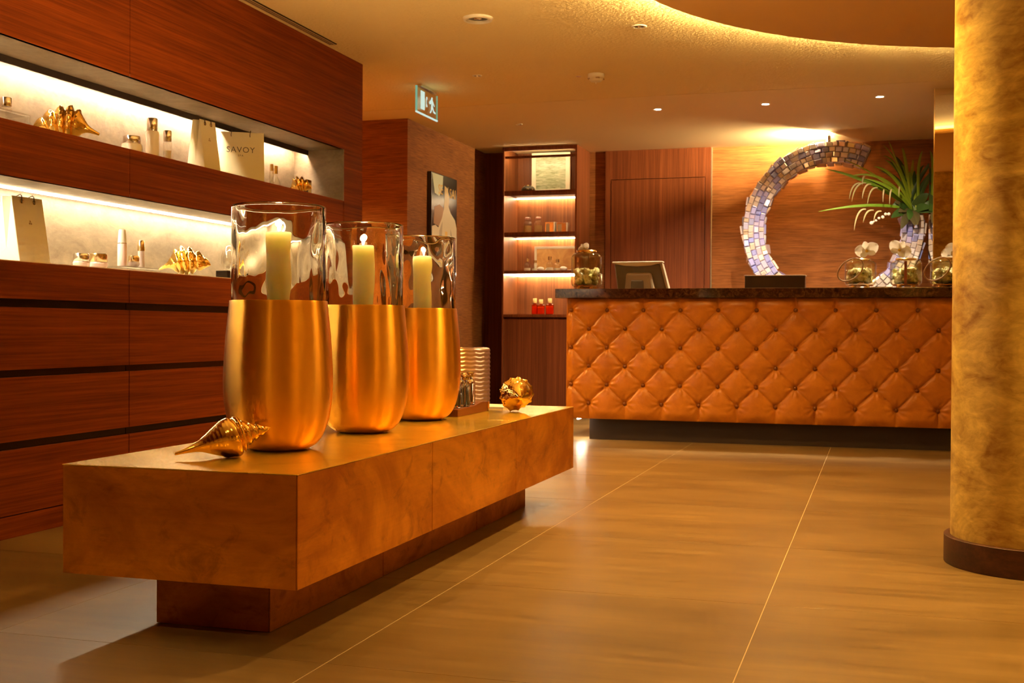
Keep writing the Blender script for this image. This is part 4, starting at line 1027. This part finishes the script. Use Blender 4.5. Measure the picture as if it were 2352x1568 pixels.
# ================================================================== things in the wall niches
ZU, ZL = 1.5755, 1.0515
def face_cam(x, y, extra=0.0): return math.atan2(-x, y) + extra
def paper_bag(label, x, y, z, w, d, h, rot, mat='paper_cream', top=.35, letters=None, eyelets=True, shear=0.0):
    b = thing('paper_bag', label, 'paper bag', (x, y, z), rot, 'paper carrier bags in the niches')
    t = .0012; dt = d * top
    def quad(name, mat_, pts):
        P3 = [Vector(p) for p in pts]; nr = (P3[1] - P3[0]).cross(P3[2] - P3[0]).normalized() * t
        q = MB(); n = len(P3); q.add([tuple(p) for p in P3] + [tuple(p + nr) for p in P3], [tuple(range(n)), tuple(range(2 * n - 1, n - 1, -1))] + [(i, i + n, (i + 1) % n + n, (i + 1) % n) for i in range(n)])
        return q.build(name, mat_, b, True)
    hw, hd, ht = w / 2, d / 2, dt / 2; wt_ = hw * .985
    quad('front_panel', mat, [(-hw, -hd, 0), (hw, -hd, 0), (wt_, -ht, h), (-wt_, -ht, h)])
    quad('back_panel', mat, [(hw, hd, 0), (-hw, hd, 0), (-wt_, ht, h), (wt_, ht, h)])
    for s in (-1, 1):
        ins = -s * d * (1 - top) * .35
        quad('gusset', mat, [(s * hw, -hd, 0), (s * hw, 0, h * .22), (s * wt_ + ins, 0, h), (s * wt_, -ht, h)] if s > 0 else [(s * hw, 0, h * .22), (s * hw, -hd, 0), (s * wt_, -ht, h), (s * wt_ + ins, 0, h)])
        quad('gusset', mat, [(s * hw, 0, h * .22), (s * hw, hd, 0), (s * wt_, ht, h), (s * wt_ + ins, 0, h)] if s > 0 else [(s * hw, hd, 0), (s * hw, 0, h * .22), (s * wt_ + ins, 0, h), (s * wt_, ht, h)])
        quad('gusset', mat, [(s * hw, -hd, 0), (s * hw, hd, 0), (s * hw, 0, h * .22)] if s > 0 else [(s * hw, hd, 0), (s * hw, -hd, 0), (s * hw, 0, h * .22)])
    q = MB().box(-hw + .001, hw - .001, -hd + .001, hd - .001, 0.0002, .002); q.build('base', mat, b, True)
    ty = math.atan2(hd - ht, h)
    def fy(z): return -hd + (hd - ht) * z / h
    for s in (-1, 1):
        ex_ = s * w * .20; ze = h * .93
        MB().tube([(ex_, fy(ze) - .003, ze - .006), (ex_ - .001, fy(ze) - .005, ze + .004), (ex_ + .002, fy(h) - .003, h + .004), (ex_ + .004, -ht + .006, h + .010), (ex_ + .006, ht - .004, h - .002)], .0022, 6).build('cord', 'cord', b, True, 60)
        if eyelets:
            pts = [(ex_ + .008 * math.cos(k * PI / 6), fy(ze) - .003, ze + .008 * math.sin(k * PI / 6)) for k in range(12)]
            MB().tube(pts, .0016, 6, True).build('eyelet', 'gold_cap', b, True, 60)
    if letters:
        for txt, zz, sz, mt, sp in letters:
            text_mesh('lettering', txt, sz, mt, b, (0, fy(zz) - .0014, zz), (PI / 2 - ty, 0, 0), .0003, sp)
    return b
paper_bag('cream paper bag printed SAVOY on the upper shelf', -3.283, 5.70, ZU, .245, .085, .268, face_cam(-3.283, 5.70, .05), 'paper_cream', .5,
          [('SAVOY', .172, .044, 'ink', 1.12), ('SPA', .142, .014, 'ink', 1.4)], False)
paper_bag('narrow cream paper bag turned sideways beside the SAVOY bag', -3.275, 5.325, ZU, .125, .115, .268, math.radians(84), 'paper_cream', .35, [('\u2042', .17, .030, 'handle_leather', 1.0)])
paper_bag('pale paper bag with two eyelets at the left of the lower shelf', -3.275, 3.985, ZL, .165, .135, .262, math.radians(86), 'paper_white', .35, [('\u2042', .16, .030, 'handle_leather', 1.0)])
def round_thing(name, label, x, y, z, parts, cat, group=None, n=28):
    b = thing(name, label, cat, (x, y, z), 0, group)
    for pn, mt, pr in parts: MB().lathe(pr, n).build(pn, mt, b, True, 40)
    return b
G = 'cosmetics in the wall niches'
# upper shelf
r0 = thing('acrylic_stand', 'clear acrylic stand at the far left of the upper shelf', 'stand', (-3.28, 3.88, ZU))
box('plate', 'acrylic', r0, -3.33, -3.22, 3.70, 3.965, ZU + .055, ZU + .062, .001); box('leg', 'acrylic', r0, -3.33, -3.22, 3.70, 3.706, ZU, ZU + .0545); box('leg', 'acrylic', r0, -3.33, -3.22, 3.955, 3.961, ZU, ZU + .0545)
round_thing('cosmetic_bottle', 'small glass bottle with silver cap on the acrylic stand', -3.275, 3.893, ZU + .0622, [('glass', 'bottle_glass', [(0, 0), (.020, 0), (.021, .003), (.021, .016), (.012, .022)]), ('cap', 'silver', [(0, .022), (.020, .022), (.0205, .024), (.0205, .055), (.019, .057), (0, .057)])], 'bottle', G)
round_thing('cosmetic_jar', 'wide cream jar with silver lid beside tall bottle on upper shelf', -3.28, 4.722, ZU, [('pot', 'cream_product', [(0, 0), (.040, 0), (.045, .005), (.046, .055), (.043, .062), (0, .062)]), ('lid', 'silver', [(0, .063), (.036, .063), (.038, .066), (.038, .094), (.036, .097), (0, .097)])], 'jar', G)
round_thing('cosmetic_bottle', 'tall pale bottle with high silver cap on the upper shelf', -3.28, 4.884, ZU, [('flask', 'cream_product', [(0, 0), (.029, 0), (.031, .003), (.031, .138), (.028, .146), (0, .146)]), ('cap', 'silver', [(0, .147), (.023, .147), (.024, .149), (.024, .204), (.022, .207), (0, .207)])], 'bottle', G)
round_thing('cosmetic_bottle', 'shorter clear bottle with silver cap beside the tall pale bottle', -3.27, 4.995, ZU, [('glass', 'bottle_glass', [(0, 0), (.019, 0), (.021, .003), (.021, .108), (.017, .113)]), ('lotion', 'cream_product', [(0, .004), (.016, .004), (.016, .07), (0, .07)]), ('cap', 'silver', [(0, .1135), (.018, .1135), (.019, .116), (.019, .163), (.017, .166), (0, .166)])], 'bottle', G)
round_thing('cosmetic_bottle', 'slim clear tube bottle right of the SAVOY bag', -3.27, 6.02, ZU, [('glass', 'bottle_glass', [(0, 0), (.011, 0), (.0115, .002), (.0115, .10), (.009, .105)]), ('cap', 'gold_cap', [(0, .1055), (.010, .1055), (.010, .142), (0, .142)])], 'bottle', G)
round_thing('cosmetic_bottle', 'round perfume flask with gold cap behind the small shell', -3.345, 6.20, ZU, [('glass', 'bottle_glass', [(0, 0), (.030, 0), (.036, .006), (.036, .04), (.024, .075), (.013, .10), (.013, .112)]), ('perfume', 'cream_product', [(0, .004), (.030, .006), (.030, .035), (0, .035)]), ('cap', 'gold_cap', [(0, .1125), (.015, .1125), (.0155, .115), (.0155, .158), (0, .16)])], 'bottle', G)
o = MB(); o.box(-3.315, -3.285, 6.48, 6.545, ZU, ZU + .115); bb = o.build('small_box', 'box_brown', None, bevel=.001); tag(bb, 'small dark brown box at the right end of the upper shelf', 'box')
box('label_stripe', 'paper_cream', bb, -3.2848, -3.2845, 6.50, 6.54, ZU + .02, ZU + .10)
# lower shelf
LID = [(0, .030), (.032, .030), (.0335, .032), (.0335, .060), (.031, .063), (0, .063)]; POT = [(0, 0), (.024, 0), (.034, .012), (.035, .024), (.031, .0295), (0, .0295)]
round_thing('cosmetic_jar', 'pink glass jar with silver lid nearest the pale paper bag', -3.28, 4.362, ZL, [('pot', 'pink_product', POT), ('lid', 'silver', LID)], 'jar', G)
round_thing('cosmetic_jar', 'pink glass jar with golden lid beside the acrylic tray', -3.28, 4.482, ZL, [('pot', 'pink_product', [(r * 1.12, z * 1.08) for r, z in POT]), ('lid', 'gold_cap', [(r * 1.12, z * 1.1) for r, z in LID])], 'jar', G)
ay = thing('acrylic_tray', 'clear acrylic riser under the pink bottle on the lower shelf', 'tray', (-3.27, 4.73, ZL))
box('plate', 'acrylic', ay, -3.325, -3.215, 4.595, 4.865, ZL + .016, ZL + .022, .001)
for yy in (4.6, 4.855): box('leg', 'acrylic', ay, -3.325, -3.215, yy, yy + .005, ZL, ZL + .0155)
ZR = ZL + .0222
round_thing('cosmetic_bottle', 'tall pink bottle with tapered white cap on the acrylic riser', -3.275, 4.645, ZR, [('flask', 'pink_product', [(0, 0), (.020, 0), (.021, .003), (.0205, .100), (.0195, .102), (0, .102)]), ('collar', 'silver', [(0, .1022), (.0195, .1022), (.0195, .106), (0, .106)]), ('cap', 'paper_white', [(0, .1062), (.0195, .1062), (.0155, .160), (.013, .166), (0, .167)])], 'bottle', G)
round_thing('cosmetic_jar', 'small mauve jar with golden lid on the acrylic riser', -3.255, 4.705, ZR, [('pot', 'mauve_product', [(r * .72, z * .8) for r, z in POT]), ('lid', 'gold_cap', [(r * .72, z * .8) for r, z in LID])], 'jar', G)
round_thing('cosmetic_bottle', 'slim pink bottle with angled golden cap on the acrylic riser', -3.275, 4.790, ZR, [('flask', 'mauve_product', [(0, 0), (.016, 0), (.017, .003), (.014, .05), (.015, .078), (0, .079)]), ('cap', 'gold_cap', [(0, .0795), (.016, .0795), (.017, .083), (.0165, .118), (.010, .128), (0, .129)])], 'bottle', G)
eg = thing('glass_egg', 'clear egg shaped glass ornament on a foot beside the nearest vase', 'ornament', (-3.275, 5.575, ZL))
MB().lathe([(0, 0), (.034, 0), (.034, .012), (.018, .022), (.014, .030), (.022, .046), (.040, .085), (.043, .115), (.036, .150), (.020, .174), (0, .182)], 32).build('egg', 'bottle_glass', eg, True, 50)
MB().lathe([(0, .05), (.018, .06), (.030, .09), (.032, .115), (.024, .145), (0, .16)], 24).build('core', 'acrylic', eg, True, 60)
MB().box(-.035, .035, -.075, -.045, 0, .045).build('stand', 'bronze_dark', eg, True, None, .002)

# ================================================================== ceiling fixtures
def downlight(label, x, y, r, lit=None, power=0.0, ang=100, cat='ceiling light', drop=.006, z=CEIL, aim=0.0, col=WARM):
    t = thing('downlight', label, cat, (x, y, z - .03), 0, 'recessed ceiling downlights')
    MB().lathe([(r * .70, -.0005), (r, -.0005), (r, -.004), (r * .92, -drop), (r * .78, -drop), (r * .70, -.003), (r * .70, -.0005)], 40, (x, y, z)).build('trim_ring', 'white_paint', t, smooth=40)
    if lit:
        MB().lathe([(0, -.0012), (r * .69, -.0012), (r * .69, -.0022), (0, -.0022)], 32, (x, y, z)).build('lens', lit, t, smooth=40)
    else:
        MB().lathe([(0, -.001), (r * .69, -.001), (r * .69, -.0016), (0, -.0016)], 32, (x, y, z)).build('reflector', 'bronze_dark', t, smooth=40)
        MB().lathe([(0, -.0018), (r * .26, -.0018), (r * .26, -.005), (r * .15, -.008), (0, -.009)], 20, (x, y, z)).build('bulb', 'silver', t, smooth=60)
    if power:
        lamp('spot', 'SPOT', (x, y, z - .02), power, col, t, spot_size=math.radians(ang), spot_blend=.7, shadow_soft_size=.05, rot=(aim, 0, 0))
    return t
downlight('large round recessed downlight nearest the camera in the ceiling', -2.064, 6.06, .082, None, K_SPOT * .4, 125, drop=.016)
downlight('small recessed downlight next to the round ceiling disc', -1.27, 6.467, .042, None, K_SPOT * .9, 125)
downlight('tiny recessed downlight near the exit sign', -2.534, 7.43, .032, None, 0)
downlight('faint recessed downlight in front of the display unit', -2.807, 9.286, .030, None, 0)
downlight('lit downlight above the monitor end of the counter', -1.606, 8.921, .036, 'lamp_on', K_DOWN, 116, aim=.34, col=(1.0, .76, .48))
downlight('lit downlight above the middle of the counter', -.811, 8.924, .036, 'lamp_on', K_DOWN, 116, aim=.34, col=(1.0, .76, .48))
downlight('lit downlight above the flower jar end of the counter', -.009, 8.857, .036, 'lamp_on', K_DOWN, 116, aim=.34, col=(1.0, .76, .48))
for x, y, pw_ in ((-1.4, .6, .35), (-1.4, -1.6, .9), (.9, -1.8, 1.0), (2.9, .6, 1.2), (2.9, 8.2, .5)):  # out-of-view lamps added as warm fill for the room
    if pw_: downlight('added fill downlight in the ceiling out of view ' + ('left behind the camera' if x < -1 and y < 0 else 'right behind the camera' if y < 0 else 'over the left aisle' if x < -2 else 'before the brass table' if x < 0 else 'by the right wall' if y < 5 else 'right of the mirror pillar'), x, y, .042, None, K_SPOT * pw_, 125)
downlight('added unseen downlight in the corridor behind the wooden wall', -4.4, 7.35, .042, None, K_SPOT * 3.2, 140)  # unseen lamp added to brighten the alcove wall face
for x, y, nm in ((-.3, 4.6, 'left part'), (1.6, 3.6, 'middle')):  # unseen lamps added in the disc to brighten floor and column
    t = downlight('added unseen downlight in the ' + nm + ' of the round ceiling disc', x, y, .042, None, K_SPOT * 1.15, 125, z=DZ)
sd = thing('smoke_detector', 'white smoke detector on the ceiling', 'smoke detector', (-1.775, 7.60, CEIL - .06))
MB().lathe([(0, -.0005), (.052, -.0005), (.054, -.006), (.054, -.020), (.050, -.026), (.046, -.028), (.046, -.034), (.036, -.048), (.012, -.054), (0, -.054)], 40, (-1.775, 7.60, CEIL)).build('body', 'white_paint', sd, smooth=35)
for k in range(4):
    a = k * PI / 2 + .5; box('vent', 'handle_leather', sd, -1.775 + .042 * math.cos(a) - .012, -1.775 + .042 * math.cos(a) + .012, 7.60 + .042 * math.sin(a) - .012, 7.60 + .042 * math.sin(a) + .012, CEIL - .035, CEIL - .029)
MB().lathe([(0, -.0545), (.006, -.0545), (.004, -.064), (0, -.066)], 12, (-1.775, 7.60, CEIL)).build('sensor_tip', 'white_paint', sd, smooth=50)
sn = thing('ceiling_sensor', 'tiny dark round sensor beside the smoke detector', 'sensor', (-1.90, 7.635, CEIL - .006))
MB().lathe([(0, -.0005), (.015, -.0005), (.014, -.004), (0, -.006)], 16, (-1.90, 7.635, CEIL)).build('cap', 'rose_cap', sn, smooth=50)
MB().lathe([(.0155, -.0005), (.019, -.0005), (.019, -.003), (.0155, -.003)], 16, (-1.90, 7.635, CEIL)).build('ring', 'white_paint', sn, smooth=50)
